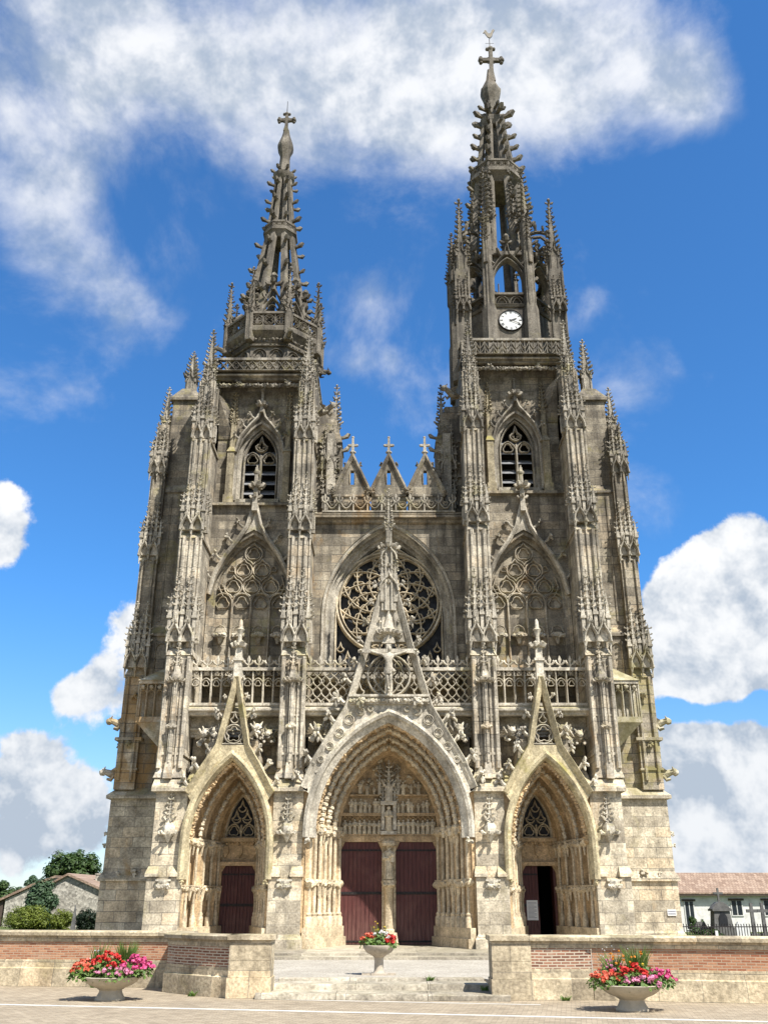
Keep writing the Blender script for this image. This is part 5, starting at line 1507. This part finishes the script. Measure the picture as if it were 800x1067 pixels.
# entrance steps
st_ = empty('stone_steps', (0,-13.4,0), 0, 'two broad pale stone steps rising to the gravel terrace', 'steps')
def stepslab(x0, x1, yl, yr, back, z0, z1, joints):
    xs = [x0]+joints+[x1]; mb = MB()
    for a, b in zip(xs[:-1], xs[1:]):
        ya, yb_ = [yl+(yr-yl)*(v-x0)/(x1-x0)+R.uniform(-.02,.02) for v in (a,b)]
        dzz = R.uniform(-.008,.008)
        e = .006
        mb.add([(a+e,ya,z0),(b-e,yb_,z0),(b-e,back,z0),(a+e,back,z0),(a+e,ya+.02,z1+dzz),(b-e,yb_+.02,z1+dzz),(b-e,back,z1+dzz),(a+e,back,z1+dzz),(a+e,ya,z1-.03),(b-e,yb_,z1-.03)],
               [(3,2,1,0),(4,5,6,7),(0,1,9,8),(8,9,5,4),(1,2,6,5,9),(2,3,7,6),(3,0,8,4,7)])
    for i, v in enumerate(mb.v): mb.v[i] = (v[0], v[1]+13.4, v[2])
    o = mb.build('step', M['step'], st_)
stepslab(-3.30, 2.95, -14.42, -14.92, -13.2, -.02, .14, [-1.3, .95])
stepslab(-2.96, 2.56, -13.42, -13.66, -12.6, .0, .265, [-.85, 1.0])
stepslab(-2.96, 2.56, -12.22, -12.30, -11.9, .0, .312, [-1.6, -.2, 1.3])

# forecourt walls
def fwall(name, label, path, brick, pier, ox):
    root = empty(name, (ox[0],ox[1],0), 0, label, 'wall')
    def sw(pname, pth, prof, mat):
        mb = MB(); mb.sweep([(x-ox[0],y-ox[1],0) for x,y in pth], prof, up=(0,0,1), pclosed=True, caps=True)
        return mb.build(pname, mat, root, 30)
    for pth, bm, sb in path:
        sw('base_course', pth, [(0,-.05),(0,.46),(.05,.49),(.5,.49),(.5,-.05)], M['wallst'])
        sw('brick_band', pth, [(.06,.48),(.06,1.18),(.46,1.18),(.46,.48)], bm)
        sw('stone_course', pth, [(.045,.485),(.045,.69),(.48,.69),(.48,.485)], M['wallst'])
        sw('stone_course', pth, [(.045,1.15),(.045,1.32),(.48,1.32),(.48,1.15)], M['wallst'])
        sw('coping', pth, [(-.06,1.315),(-.07,1.40),(.0,1.44),(.55,1.44),(.58,1.315)], M['wallst'])
    x0, y0, x1, y1 = pier
    mb = MB()
    for (a, b, c) in ((0.,.47,.03),(.47,.86,-.0),(.86,1.325,-.0)):
        mb.box(x0-c-ox[0], x1+c-ox[0], y0-c-ox[1], y1-ox[1], a-(.05 if a==0 else 0), b-.006)
    mb.box(x0-.06-ox[0],x1+.06-ox[0],y0-.07-ox[1],y1+.06-ox[1],1.325,1.44)
    mb.build('pier', M['wallst'], root)
    return root
fwall('forecourt_wall', 'low brick and stone forecourt wall left of the steps, its end curving forward', [([(-34,-7.2),(-16,-9.95),(-6.0,-11.3)], M['brick'], 0), ([(-6.0,-11.0),(-6.02,-12.45),(-5.5,-12.95),(-4.8,-13.6),(-4.0,-14.1)], M['brick2'], 0)], None, (-4.02,-14.2,-2.97,-13.4), (-4.,-13.8))
fwall('forecourt_wall', 'low brick and stone forecourt wall right of the steps, passing behind the right planter', [([(3.5,-14.62),(4.3,-14.60),(5.02,-14.62)], M['brick2'], 0), ([(5.02,-14.64),(9,-15.5),(30,-19.9)], M['brick'], 0)], None, (2.55,-14.66,3.52,-13.8), (3.,-14.2))

# ================================================================== PLANTERS AND FLOWERS
def leafquad(mb, c, n, L, w, mat=0):
    n = Vector(n).normalized(); t = n.orthogonal(); t.rotate(Matrix.Rotation(R.uniform(0,6.28),3,n)); b_ = n.cross(t)
    c = Vector(c)
    mb.add([c-t*L*.5, c+b_*w*.5+n*.1*L, c+t*L*.5, c-b_*w*.5+n*.1*L], [(0,1,2,3)], mat)
def flower(mb, c, r, mat):
    """a round umbel of small petals"""
    c = Vector(c)
    for i in range(11):
        d = Vector((R.gauss(0,1),R.gauss(0,1),R.gauss(.35,.8))).normalized()
        p = c+d*r*.62
        for k in range(2): leafquad(mb, p+Vector((R.uniform(-.4,.4)*r,R.uniform(-.4,.4)*r,R.uniform(-.2,.2)*r)), d+Vector((R.uniform(-.5,.5),R.uniform(-.5,.5),R.uniform(-.2,.5))), r*.95, r*.85, mat)
def plant(label, x, y, z, rx, ry, h, nl, nb, pm, group, br=.055, spikes=0, spm=None):
    root = empty('flowering_plant', (x,y,z), 0, label, 'plant', group)
    f = MB()
    for i in range(nl):
        a = R.uniform(0,6.28); q = sqrt(R.random()); e = R.random()**.7
        p = (rx*q*cos(a), ry*q*sin(a), h*.8*e*(1-.45*q*q)-.06*q)
        leafquad(f, p, (cos(a)*q+R.uniform(-.6,.6), sin(a)*q+R.uniform(-.6,.6), .7), R.uniform(.05,.10), R.uniform(.04,.075))
    for i in range(10):
        a = R.uniform(0,6.28); f.tube([(0,0,-.08),(rx*.5*cos(a),ry*.5*sin(a),h*.5)], [.008,.005], 4)
    for i in range(spikes):
        a = R.uniform(0,6.28); q = R.random(); L = h*R.uniform(.75,1.15)
        b0 = Vector((rx*.4*q*cos(a),ry*.4*q*sin(a),h*.2)); tip = b0+Vector((rx*.8*cos(a)*R.uniform(.2,1),ry*.8*sin(a),L))
        m_ = (b0+tip)/2+Vector((0,0,h*.12)); s_ = Vector((.008,0,0))
        f.add([b0-s_,b0+s_,m_+s_*1.1,m_-s_*1.1,tip], [(0,1,2,3),(3,2,4)])
    f.build('foliage', M['leafp'], root)
    b_ = MB()
    for i in range(nb):
        a = R.uniform(0,6.28); q = sqrt(R.random())*.98
        zz = h*R.uniform(.55,1.0)*(1-.5*q*q)
        if spm and i % 3 == 0: flower(b_, (rx*q*cos(a), ry*q*sin(a), h*R.uniform(.9,1.5)), br*.5, 1)
        else: flower(b_, (rx*q*cos(a), ry*q*sin(a), zz), br*R.uniform(.75,1.2), 0)
    b_.build('blossoms', [pm, spm or pm], root)
    return root
def bowl_planter(label, x, y, ang):
    root = empty('planter', (x,y,0), ang, label, 'planter', None)
    b_ = MB(); b_.lathe([(.30,.24),(.34,.27),(.50,.33),(.62,.41),(.68,.49),(.70,.52),(.66,.53),(.62,.50),(.0,.47)], (0,0,0), 40); b_.build('bowl', M['planter'], root, 50)
    b_ = MB(); b_.lathe([(.36,0),(.37,.03),(.33,.08),(.28,.17),(.27,.22),(.30,.25)], (0,0,0), 36); b_.build('foot', M['planter'], root, 50)
    b_ = MB(); b_.lathe([(.63,.49),(.4,.53),(.0,.56)], (0,0,0), 20); b_.build('soil', M['soil'], root, 50)
bowl_planter('low cast stone bowl planter standing on the paving left of the steps', -6.82, -14.55, .1)
bowl_planter('low cast stone bowl planter standing on the paving before the right wall', 5.40, -16.85, .4)
gl, gr_ = 'flowers in the left bowl', 'flowers in the right bowl'
X, Y = -6.82, -14.55
plant('pale pink and magenta flowers at the right edge of the left bowl', X+.62, Y-.12, .52, .40, .38, .50, 300, 46, M['pink'], gl)
plant('bright red geraniums in the middle of the left bowl', X-.12, Y-.18, .54, .42, .34, .58, 300, 34, M['red'], gl)
plant('coral geraniums spilling over the left edge of the left bowl', X-.66, Y-.12, .50, .40, .38, .42, 380, 22, M['coral'], gl)
plant('tall green grassy tuft at the back of the left bowl', X+.25, Y+.2, .54, .38, .3, .62, 320, 6, M['rose'], gl, .04, 110)
plant('rose pink flowers low on the front rim of the left bowl', X+.15, Y-.48, .48, .48, .22, .32, 150, 30, M['rose'], gl, .05)
plant('leafy plant with white specks at the back left of the left bowl', X-.45, Y+.25, .54, .4, .3, .60, 380, 12, M['wht'], gl, .028, 40)
X, Y = 5.40, -16.85
plant('pink flowers hanging over the right edge of the right bowl', X+.62, Y-.1, .50, .38, .36, .38, 240, 34, M['pink'], gr_, .05)
plant('red and orange geraniums in the middle of the right bowl', X-.05, Y-.2, .52, .42, .32, .46, 260, 38, M['red'], gr_, .055, 0, M['orange'])
plant('coral pink flowers over the left edge of the right bowl', X-.60, Y-.1, .48, .38, .36, .36, 240, 30, M['coral'], gr_, .05)
plant('tall grassy tuft rising at the back of the right bowl', X+.22, Y+.2, .54, .42, .3, .60, 320, 5, M['yel'], gr_, .04, 120)
plant('feathery plant with white plumes at the back of the right bowl', X-.32, Y+.22, .54, .4, .28, .50, 320, 40, M['rose'], gr_, .03, 60, M['wht'])
plant('rose pink flowers along the front rim of the right bowl', X+.15, Y-.46, .46, .5, .22, .30, 140, 30, M['rose'], gr_, .05)
# pedestal urn on the terrace
root = empty('pedestal_urn', (-.28,-10.9,.30), 0, 'cast stone urn on a column standing on the gravel before the doors', 'urn')
b_ = MB(); b_.lathe([(.13,.44),(.20,.50),(.36,.58),(.45,.70),(.46,.76),(.42,.77),(.0,.73)], (0,0,0), 36); b_.build('bowl', M['pedestal'], root, 50)
b_ = MB(); b_.lathe([(.19,0.04),(.15,.07),(.135,.12),(.125,.42),(.16,.48)], (0,0,0), 24); b_.build('column', M['pedestal'], root, 50)
b_ = MB(); b_.box(-.22,.22,-.22,.22,0,.05); b_.box(-.48,-.24,-.1,.1,0,.05); b_.box(.24,.48,-.1,.1,0,.05); b_.build('plinth', M['pedestal'], root)
gc = 'flowers in the pedestal urn'; X, Y = -.28, -10.9
plant('orange red geraniums at the left of the pedestal urn', X-.30, Y-.05, 1.05, .26, .3, .36, 160, 22, M['coral'], gc, .055)
plant('red geraniums at the right of the pedestal urn', X+.32, Y-.05, 1.04, .24, .3, .32, 150, 22, M['red'], gc, .055)
plant('white and yellow flowers in the middle of the pedestal urn', X+.03, Y-.05, 1.06, .28, .32, .44, 260, 26, M['wht'], gc, .045, 10, M['yel'])

wd = [(-5.0,-13.62,'weed tuft at the foot of the curved brick end of the left wall'),(-3.15,-14.30,'weed tuft in the corner between the left pier and the lowest step'),(2.45,-13.75,'weed tuft growing beside the right pier on the second step'),
      (4.3,-14.72,'weed tuft at the foot of the right wall\'s pointed brick panel'),(-8.2,-11.15,'weed tuft at the foot of the straight left wall behind the planter'),(1.1,-12.33,'small weed in the joint of the top step')]
for x, y, lb in wd:
    f = MB()
    for i in range(26):
        a = R.uniform(0,6.28); L = R.uniform(.06,.17); d = Vector((cos(a)*.6,sin(a)*.6-.2,1)).normalized(); b0 = Vector((R.uniform(-.09,.09),R.uniform(-.03,.03),0)); sd = Vector((.012,0,0))
        f.add([b0-sd,b0+sd,b0+d*L*.6+sd,b0+d*L*.6-sd,b0+d*L+Vector((cos(a)*.04,sin(a)*.04,-.01))], [(0,1,2,3),(3,2,4)])
    o = f.build('weed', M['leafp']); o.location = (x,y,.0 if y < -14. or abs(x) > 3 else (.14 if y < -13.6 else .265)); tag(o, lb, 'weed', 'weeds along the wall')
# ================================================================== BEHIND THE CHURCHYARD WALL
def crown(mb, c, r, n, L, squash=1., clumps=26, conic=0.):
    cl = []
    for i in range(clumps):
        d = Vector((R.gauss(0,1),R.gauss(0,1),R.gauss(0,1))).normalized(); rr = R.uniform(.45,.98)
        p = Vector((d.x*rr*r[0], d.y*rr*r[1], d.z*rr*r[2]))
        if conic: k = 1-conic*(p.z/r[2]+1)/2; p.x *= k; p.y *= k
        cl.append((p, R.uniform(.22,.36)))
    for i in range(n):
        p, q = cl[R.randrange(clumps)]
        d = Vector((R.gauss(0,1),R.gauss(0,1),R.gauss(0,1))).normalized()
        e = R.random()**.4*q
        pp = Vector((p.x+d.x*e*r[0], p.y+d.y*e*r[1], p.z+d.z*e*r[2]))
        leafquad(mb, Vector(c)+pp, d+Vector((0,0,.5)), L*R.uniform(.6,1.3), L*R.uniform(.4,.8))
def tree(name, label, x, y, h, r, zc, n, L, mat, cat='tree', group=None, clumps=30, conic=0.):
    root = empty(name, (x,y,-.03), 0, label, cat, group)
    t = MB(); t.tube([(0,0,0),(.05,0,zc*.5),(-.04,.05,zc),(0,0,zc+r[2]*.5)], [.05*h,.04*h,.03*h,.01*h], 8)
    for i in range(6):
        a = i*1.05; t.tube([(0,0,zc*.7+.1*i),(r[0]*.5*cos(a),r[1]*.5*sin(a),zc+r[2]*.25)], [.018*h,.006*h], 5)
    t.build('trunk', M['bark'], root)
    c = MB(); crown(c, (0,0,zc), r, n, L, 1., clumps, conic); c.build('crown', mat, root)
    return root
tree('broadleaf_tree', 'rounded dark green tree rising behind the rubble barn gable', -34.8, 70, 7, (3.1,3.0,2.7), 4.5, 14000, .30, M['leaf'], clumps=130)
tree('broadleaf_tree', 'dark tree crown at the far left edge beyond the low barn roof', -44.2, 75, 5, (2.3,2.2,1.9), 2.6, 4500, .30, M['leaf'], 'tree', 'far trees', 26)
tree('broadleaf_tree', 'paler green crown between the low barn roof and the grey conifer', -41.4, 76, 5.2, (1.9,1.8,2.0), 2.7, 3800, .30, M['leaf2'], 'tree', 'far trees', 22)
tree('conifer', 'bushy grey green conifer standing in front of the rubble barn', -27.3, 39, 4, (1.65,1.5,1.95), 1.9, 7000, .20, M['leaf2'], 'conifer', None, 34, .45)
tree('hedge_bush', 'clipped yellow green rounded bush behind the left wall', -27.2, 36, 1.8, (1.75,1.3,.95), .85, 11000, .10, M['leaf3'], 'bush', None, 160)
tree('hedge_bush', 'smaller yellow green bush between the round bush and the grey post', -24.8, 36.4, 1.5, (.95,.8,.85), .7, 5000, .10, M['leaf3'], 'bush', None, 70)
tree('yew_hedge', 'almost black clipped hedge block beside the cathedral\'s left corner', -22.85, 37, 1.6, (1.10,.9,.95), .65, 8000, .11, M['leaf4'], 'hedge', None, 130)
o = MB(); o.frus((-.16,.16,-.16,.16,0),(-.05,.05,-.05,.05,1.65)); o.frus((-.05,.05,-.05,.05,1.65),(-.01,.01,-.01,.01,1.9)); o = o.build('stone_post', M['tomb']); o.location = (-23.25,34.6,-.03)
tag(o, 'slim pointed grey stone post between the bushes and the dark hedge', 'post')

def house(name, label, cat): return empty(name, (0,0,0), 0, label, cat)
# rubble barn: gable end to the square
b_ = empty('stone_barn', (-25.6,42,-.03), 0, 'pale rubble stone barn gable with a tiled verge, behind the conifer', 'barn')
m = MB(); m.prism([(-2.2,0),(2.45,0),(2.45,2.75),(-.85,4.05),(-2.2,3.35)], 0, 9); m.build('wall', M['rubble'], b_)
m = MB()
m.prism([(-.85,4.06),(2.75,2.63),(2.80,2.80),(-.85,4.24)], -.25, 9.2); m.prism([(-.85,4.06),(-.85,4.24),(-2.6,3.30),(-2.55,3.15)], -.25, 9.2); m.build('roof', M['tile'], b_)
m = MB(); m.box(.35,.95,3.6,4.2,3.3,4.25); m.box(.3,1.,3.55,4.25,4.2,4.32); m.build('chimney', M['rubble'], b_)
b_ = empty('stone_outbuilding', (-33.4,50,-.03), 0, 'low rubble outbuilding with a sloping tiled roof at the far left', 'outbuilding')
m = MB(); m.prism([(-1.0,0),(3.2,0),(3.2,4.0),(1.2,3.25),(-1.0,2.25)], 0, 7); m.build('wall', M['rubble'], b_)
m = MB(); m.prism([(-1.7,2.0),(1.2,3.3),(3.3,4.05),(3.3,4.25),(1.15,3.5),(-1.7,2.2)], -.2, 7.2); m.build('roof', M['tile'], b_)
m = MB(); m.box(-1.55,-1.2,.1,.4,0,2.1); m.build('door_post', M['beam'], b_)

# long white house on the right
b_ = empty('white_house', (30.,36,-.03), 0, 'long low whitewashed house with an orange tiled roof behind the graves', 'house')
m = MB(); m.box(-9,9,0,7,0,2.75); m.build('wall', M['white'], b_)
m = MB(); m.add([(-9.3,-.45,2.72),(9.3,-.45,2.72),(9.3,3.5,4.22),(-9.3,3.5,4.22),(9.3,7.4,2.72),(-9.3,7.4,2.72),(-9.3,-.45,2.62),(9.3,-.45,2.62)], [(0,1,2,3),(3,2,4,5),(6,7,1,0)]); m.build('roof', M['tile'], b_)
m = MB(); m.box(-9.2,9.2,-.42,.05,2.5,2.6); m.build('eaves_board', M['beam'], b_)
for (x, w, z0, z1) in ((-7.3,.62,.2,2.1),(-3.7,.75,1.15,2.15),(-1.25,.75,1.15,2.15),(2.2,.75,1.15,2.15),(5.4,.75,1.15,2.15)):
    m = MB(); m.box(x-w/2-.07,x+w/2+.07,-.06,.02,z0-.07,z0); m.box(x-w/2-.07,x-w/2,-.05,.02,z0,z1); m.box(x+w/2,x+w/2+.07,-.05,.02,z0,z1); m.box(x-.03,x+.03,-.05,.02,z0,z1)
    f = m.build('window' if z0 > 1 else 'doorway', M['frame'], b_)
    m = MB(); m.box(x-w/2,x+w/2,-.03,-.01,z0,z1); m.build('pane', M['pane'], f)
    m = MB(); m.box(x-w/2-.2,x+w/2+.2,-.08,.02,z1+.02,z1+.16); m.build('lintel', M['beam'], f)
# graves
def grave(label, x, y, kind, mat):
    m = MB()
    if kind == 'chapel':
        root = empty('grave_monument', (x,y,-.03), 0, label, 'grave')
        m.box(-.55,.55,-.4,.4,0,.95); m.frus((-.48,.48,-.34,.34,.95),(-.40,.40,-.3,.3,1.75)); m.box(-.5,.5,-.38,.38,1.72,1.82)
        m.prism([(-.48,1.82),(.48,1.82),(.30,2.02),(.12,2.15),(-.12,2.15),(-.30,2.02)], -.3, .3); m.build('monument', M[mat], root)
        m = MB(); m.box(-.045,.045,-.05,.05,2.12,2.82); m.box(-.25,.25,-.045,.045,2.52,2.62); m.build('stone_cross', M[mat], root)
        m = MB(); m.prism(arch(.22,.3,1.35,1.0,0,5), -.36, -.33); m.build('niche', M['black'], root)  # flat black slab; the shade of a recess is put into its colour
        return root
    if kind == 'cross':
        m.box(-.22,.22,-.2,.2,0,.6); m.frus((-.1,.1,-.08,.08,.6),(-.07,.07,-.06,.06,2.1)); m.box(-.28,.28,-.06,.06,1.62,1.78)
    elif kind == 'slab':
        m.prism([(-.35,0),(.35,0),(.35,.9),(.2,1.2),(-.2,1.2),(-.35,.9)], -.07, .07); m.box(-.45,.45,-.2,.2,0,.2)
    o = m.build('grave_monument' if kind == 'slab' else 'grave_cross', M[mat]); o.location = (x,y,-.03); return tag(o, label, 'grave')
grave('tall grey chapel shaped tomb with a cross on top', 17.1, 12, 'chapel', 'tomb')
grave('stone grave cross nearer the grey chapel tomb, before the white house', 19.45, 14, 'cross', 'tomb')
grave('stone grave cross at the right edge beside the dark bush', 20.25, 14.6, 'cross', 'tomb')
grave('small pale marble headstone just right of the chapel tomb', 18.3, 12.5, 'slab', 'tombw')
grave('low dark headstone left of the chapel tomb', 16.2, 12.6, 'slab', 'tomb')
tree('evergreen_bush', 'dark evergreen bush at the right edge of the churchyard', 20.9, 13.2, 1.9, (.62,.6,1.0), 1.0, 3500, .11, M['leaf'], 'bush', None, 24)
tree('evergreen_bush', 'dark shrub beside the doorway of the white house', 18.3, 20.3, 1.3, (.5,.5,.7), .7, 2200, .10, M['leaf'], 'bush', None, 18)
tree('evergreen_bush', 'low green shrub in front of the chapel tomb', 15.4, 9.2, 1.1, (.9,.5,.45), .55, 2600, .10, M['leaf'], 'bush', None, 18)
fe = empty('iron_fence', (13.2,5.8,-.03), radians(-3), 'dark iron railing with pale posts along the churchyard on the right', 'fence')
m = MB()
for z in (.45,1.12): m.box(-.3,9.5,-.02,.02,z,z+.04)
for i in range(80): m.box(-.25+.122*i,-.222+.122*i,-.016,.016,.1,1.2)
for i in range(0,80,1):
    x = -.24+.122*i; m.lathe([(.02,1.2),(.028,1.22),(.0,1.28)], (x,0,0), 4)
m.build('railing', M['iron'], fe)
m = MB(); m.box(-.3,9.5,-.12,.12,0,.16); m.build('kerb', M['tomb'], fe)
for x in (1.55, 4.1, 6.7): m = MB(); m.box(x-.06,x+.06,-.07,.07,0,.98); m.build('post', M['tombw'], fe)

# ================================================================== SKY, SUN, CAMERA
F_, PITCH, E_, D_ = 963., radians(22.7), 2.3, 40.
def direction(px, py):
    u = (px-405.)/F_; v = (533.5-py)/F_
    return Vector((u, cos(PITCH)-v*sin(PITCH), sin(PITCH)+v*cos(PITCH))).normalized()
SUN = Vector((.38,-.45,.81)).normalized()
w = bpy.data.worlds.new('World'); scn.world = w; w.use_nodes = True
nt_ = w.node_tree; N_ = nt_.nodes; L_ = nt_.links
bg = N_['Background']
def nd(t, **k):
    x = N_.new(t)
    for a, v in k.items(): setattr(x, a, v)
    return x
def mth(op, a, b=None, clamp=False):
    x = nd('ShaderNodeMath', operation=op, use_clamp=clamp)
    for i, v in enumerate((a,b)):
        if v is None: continue
        if isinstance(v, (int,float)): x.inputs[i].default_value = v
        else: L_.new(v, x.inputs[i])
    return x.outputs[0]
sky = nd('ShaderNodeTexSky'); sky.sky_type = 'NISHITA'; sky.sun_disc = False
sky.sun_elevation = math.asin(SUN.z); sky.sun_rotation = atan2(SUN.x, SUN.y); sky.air_density = 1.0; sky.dust_density = .35; sky.ozone_density = 2.2; sky.altitude = 150
SKY_STR = .08
tc = nd('ShaderNodeTexCoord'); dirv = tc.outputs['Generated']
def mapr(v, a, b, c=0., d=1., smooth=True):
    x = nd('ShaderNodeMapRange'); x.interpolation_type = 'SMOOTHSTEP' if smooth else 'LINEAR'
    L_.new(v, x.inputs[0])
    for i, q in enumerate((a,b,c,d)): x.inputs[i+1].default_value = q
    return x.outputs[0]
def nse(scale, detail, rough, dist=0., vec=None, off=(0,0,0)):
    mp = nd('ShaderNodeMapping'); L_.new(vec or dirv, mp.inputs[0]); mp.inputs['Location'].default_value = off
    x = nd('ShaderNodeTexNoise'); L_.new(mp.outputs[0], x.inputs['Vector'])
    x.inputs['Scale'].default_value = scale; x.inputs['Detail'].default_value = detail; x.inputs['Roughness'].default_value = rough; x.inputs['Distortion'].default_value = dist
    return x.outputs['Fac']
def blobsum(items):
    tot = None
    for px, py, rad, wgt in items:
        d = direction(px, py); k = 1/(rad/F_)**2
        dt = nd('ShaderNodeVectorMath', operation='DISTANCE'); L_.new(dirv, dt.inputs[0]); dt.inputs[1].default_value = d
        g_ = mth('MULTIPLY', mth('EXPONENT', mth('MULTIPLY', mth('MULTIPLY', dt.outputs['Value'], dt.outputs['Value']), -k)), wgt)
        tot = g_ if tot is None else mth('ADD', tot, g_)
    return tot
high = blobsum([(40,130,75,.9),(120,70,90,1.),(230,50,100,1.),(330,60,100,1.05),(430,100,95,1.1),(520,70,90,1.),(610,40,80,1.),(690,80,60,1.),(730,105,35,.7),(560,140,60,.55),(470,160,60,.6),
                (60,250,60,.75),(130,290,50,.75),(150,330,40,.65),(20,200,50,.6),(190,235,40,.4),(385,312,20,.5),(370,374,22,.55),(410,374,14,.5),(400,215,50,.3),(620,310,16,.35),(795,250,30,.5)])
low = blobsum([(4,565,34,1.3),(0,520,24,.9),(105,712,36,1.2),(65,725,20,.9),(138,645,27,1.1),(30,772,34,1.),(30,835,48,1.15),(90,845,36,1.1),(20,890,44,1.),(100,880,30,.8),(150,730,20,.9),
               (770,640,70,1.35),(720,640,42,1.2),(790,575,42,1.25),(745,580,34,1.0),(700,625,26,1.0),(760,700,70,1.3),(700,690,40,1.),(750,790,60,1.2),(720,850,60,1.25),(780,860,60,1.25),(700,780,30,.9),(750,900,50,.7),(700,738,20,-1.5),(728,745,20,-1.5),(757,742,18,-1.5),(790,732,18,-1.5),(690,800,16,-.8),(715,815,14,-.5),(40,745,20,-.6)])
n1 = nse(5.2, 9, .60, .25); n2 = nse(11., 8, .62, .1, off=(3,1,2)); n3 = nse(3.2, 5, .55, .2, off=(7,4,1)); n4 = nse(6., 6, .6, .4, off=(1,9,3))
hi = mth('ADD', mth('MULTIPLY', high, .62), mth('MULTIPLY', mth('SUBTRACT', n1, .5), 2.6))
hi = mapr(hi, .18, 1.2)
lo = mth('ADD', mth('MULTIPLY', low, .60), mth('MULTIPLY', mth('SUBTRACT', n2, .5), 1.9))
lo = mapr(lo, .42, .66)
hzs = nd('ShaderNodeSeparateXYZ'); L_.new(dirv, hzs.inputs[0])
behind = mth('SUBTRACT', 0., hzs.outputs[1]); behind = mapr(behind, -.05, .35)
rear_fill = mth('MULTIPLY', mapr(nse(3.4, 8, .6, .2, off=(5,2,8)), .40, .56), behind)  # unseen clouds behind the camera, added to fill the facade's shade
mask = mth('MAXIMUM', mth('MAXIMUM', mth('MULTIPLY', hi, .9), lo), rear_fill, True)
# cloud brightness: tops turned to the sun are white, bodies and bases greyer
vo_ = nd('ShaderNodeVectorMath', operation='ADD'); L_.new(dirv, vo_.inputs[0]); vo_.inputs[1].default_value = tuple(Vector((.25,-.25,.94))*.035)
n2s = nse(11., 5, .62, .1, vec=vo_.outputs[0], off=(3,1,2)); n2b = nse(11., 5, .62, .1, off=(3,1,2))
emb = mth('MULTIPLY', mth('SUBTRACT', n2b, n2s), 2.1)
shade = mapr(mth('ADD', mth('ADD', mth('MULTIPLY', n3, .5), mth('MULTIPLY', n4, .5)), emb), .08, .82)
elev = nd('ShaderNodeSeparateXYZ'); L_.new(dirv, elev.inputs[0])
shade = mth('SUBTRACT', shade, mth('MULTIPLY', mapr(elev.outputs[2], .48, .0), .3), True)
lowc = mapr(hzs.outputs[2], -.02, .34)
ccol = nd('ShaderNodeMix', data_type='RGBA'); L_.new(shade, ccol.inputs[0])
ccol.inputs[6].default_value = (3.3,3.85,4.6,1); ccol.inputs[7].default_value = (7.1,7.15,7.2,1)
tcol = nd('ShaderNodeMix', data_type='RGBA'); L_.new(lowc, tcol.inputs[0]); tcol.inputs[6].default_value = (.82,.94,1.16,1); tcol.inputs[7].default_value = (.46,.98,1.42,1)
tint = nd('ShaderNodeMix', data_type='RGBA', blend_type='MULTIPLY'); L_.new(tcol.outputs[2], tint.inputs[7]); tint.inputs[0].default_value = 1.
L_.new(sky.outputs[0], tint.inputs[6]); 
mixc = nd('ShaderNodeMix', data_type='RGBA'); L_.new(mask, mixc.inputs[0]); L_.new(tint.outputs[2], mixc.inputs[6]); L_.new(ccol.outputs[2], mixc.inputs[7])
L_.new(mixc.outputs[2], bg.inputs[0]); bg.inputs[1].default_value = SKY_STR

ld = bpy.data.lights.new('sun', 'SUN'); ld.energy = 4.8; ld.angle = radians(.53); ld.color = (1.,.97,.925)
lo_ = bpy.data.objects.new('sun', ld); COL.objects.link(lo_); lo_.rotation_euler = SUN.to_track_quat('Z','Y').to_euler(); lo_.location = SUN*80

cd = bpy.data.cameras.new('camera'); cam = bpy.data.objects.new('camera', cd); COL.objects.link(cam)
cam.location = (0,-D_,E_); cam.rotation_euler = (radians(90)+PITCH,0,0)
cd.sensor_fit = 'HORIZONTAL'; cd.sensor_width = 36; cd.lens = 36*F_/800.; cd.shift_x = -5/800.; cd.clip_start = .1; cd.clip_end = 8000
scn.camera = cam
scn.view_settings.view_transform = 'Standard'; scn.view_settings.look = 'None'; scn.view_settings.exposure = .9; scn.view_settings.gamma = 1.
scn.cycles.max_bounces = 6; scn.cycles.diffuse_bounces = 3; scn.cycles.use_denoising = True
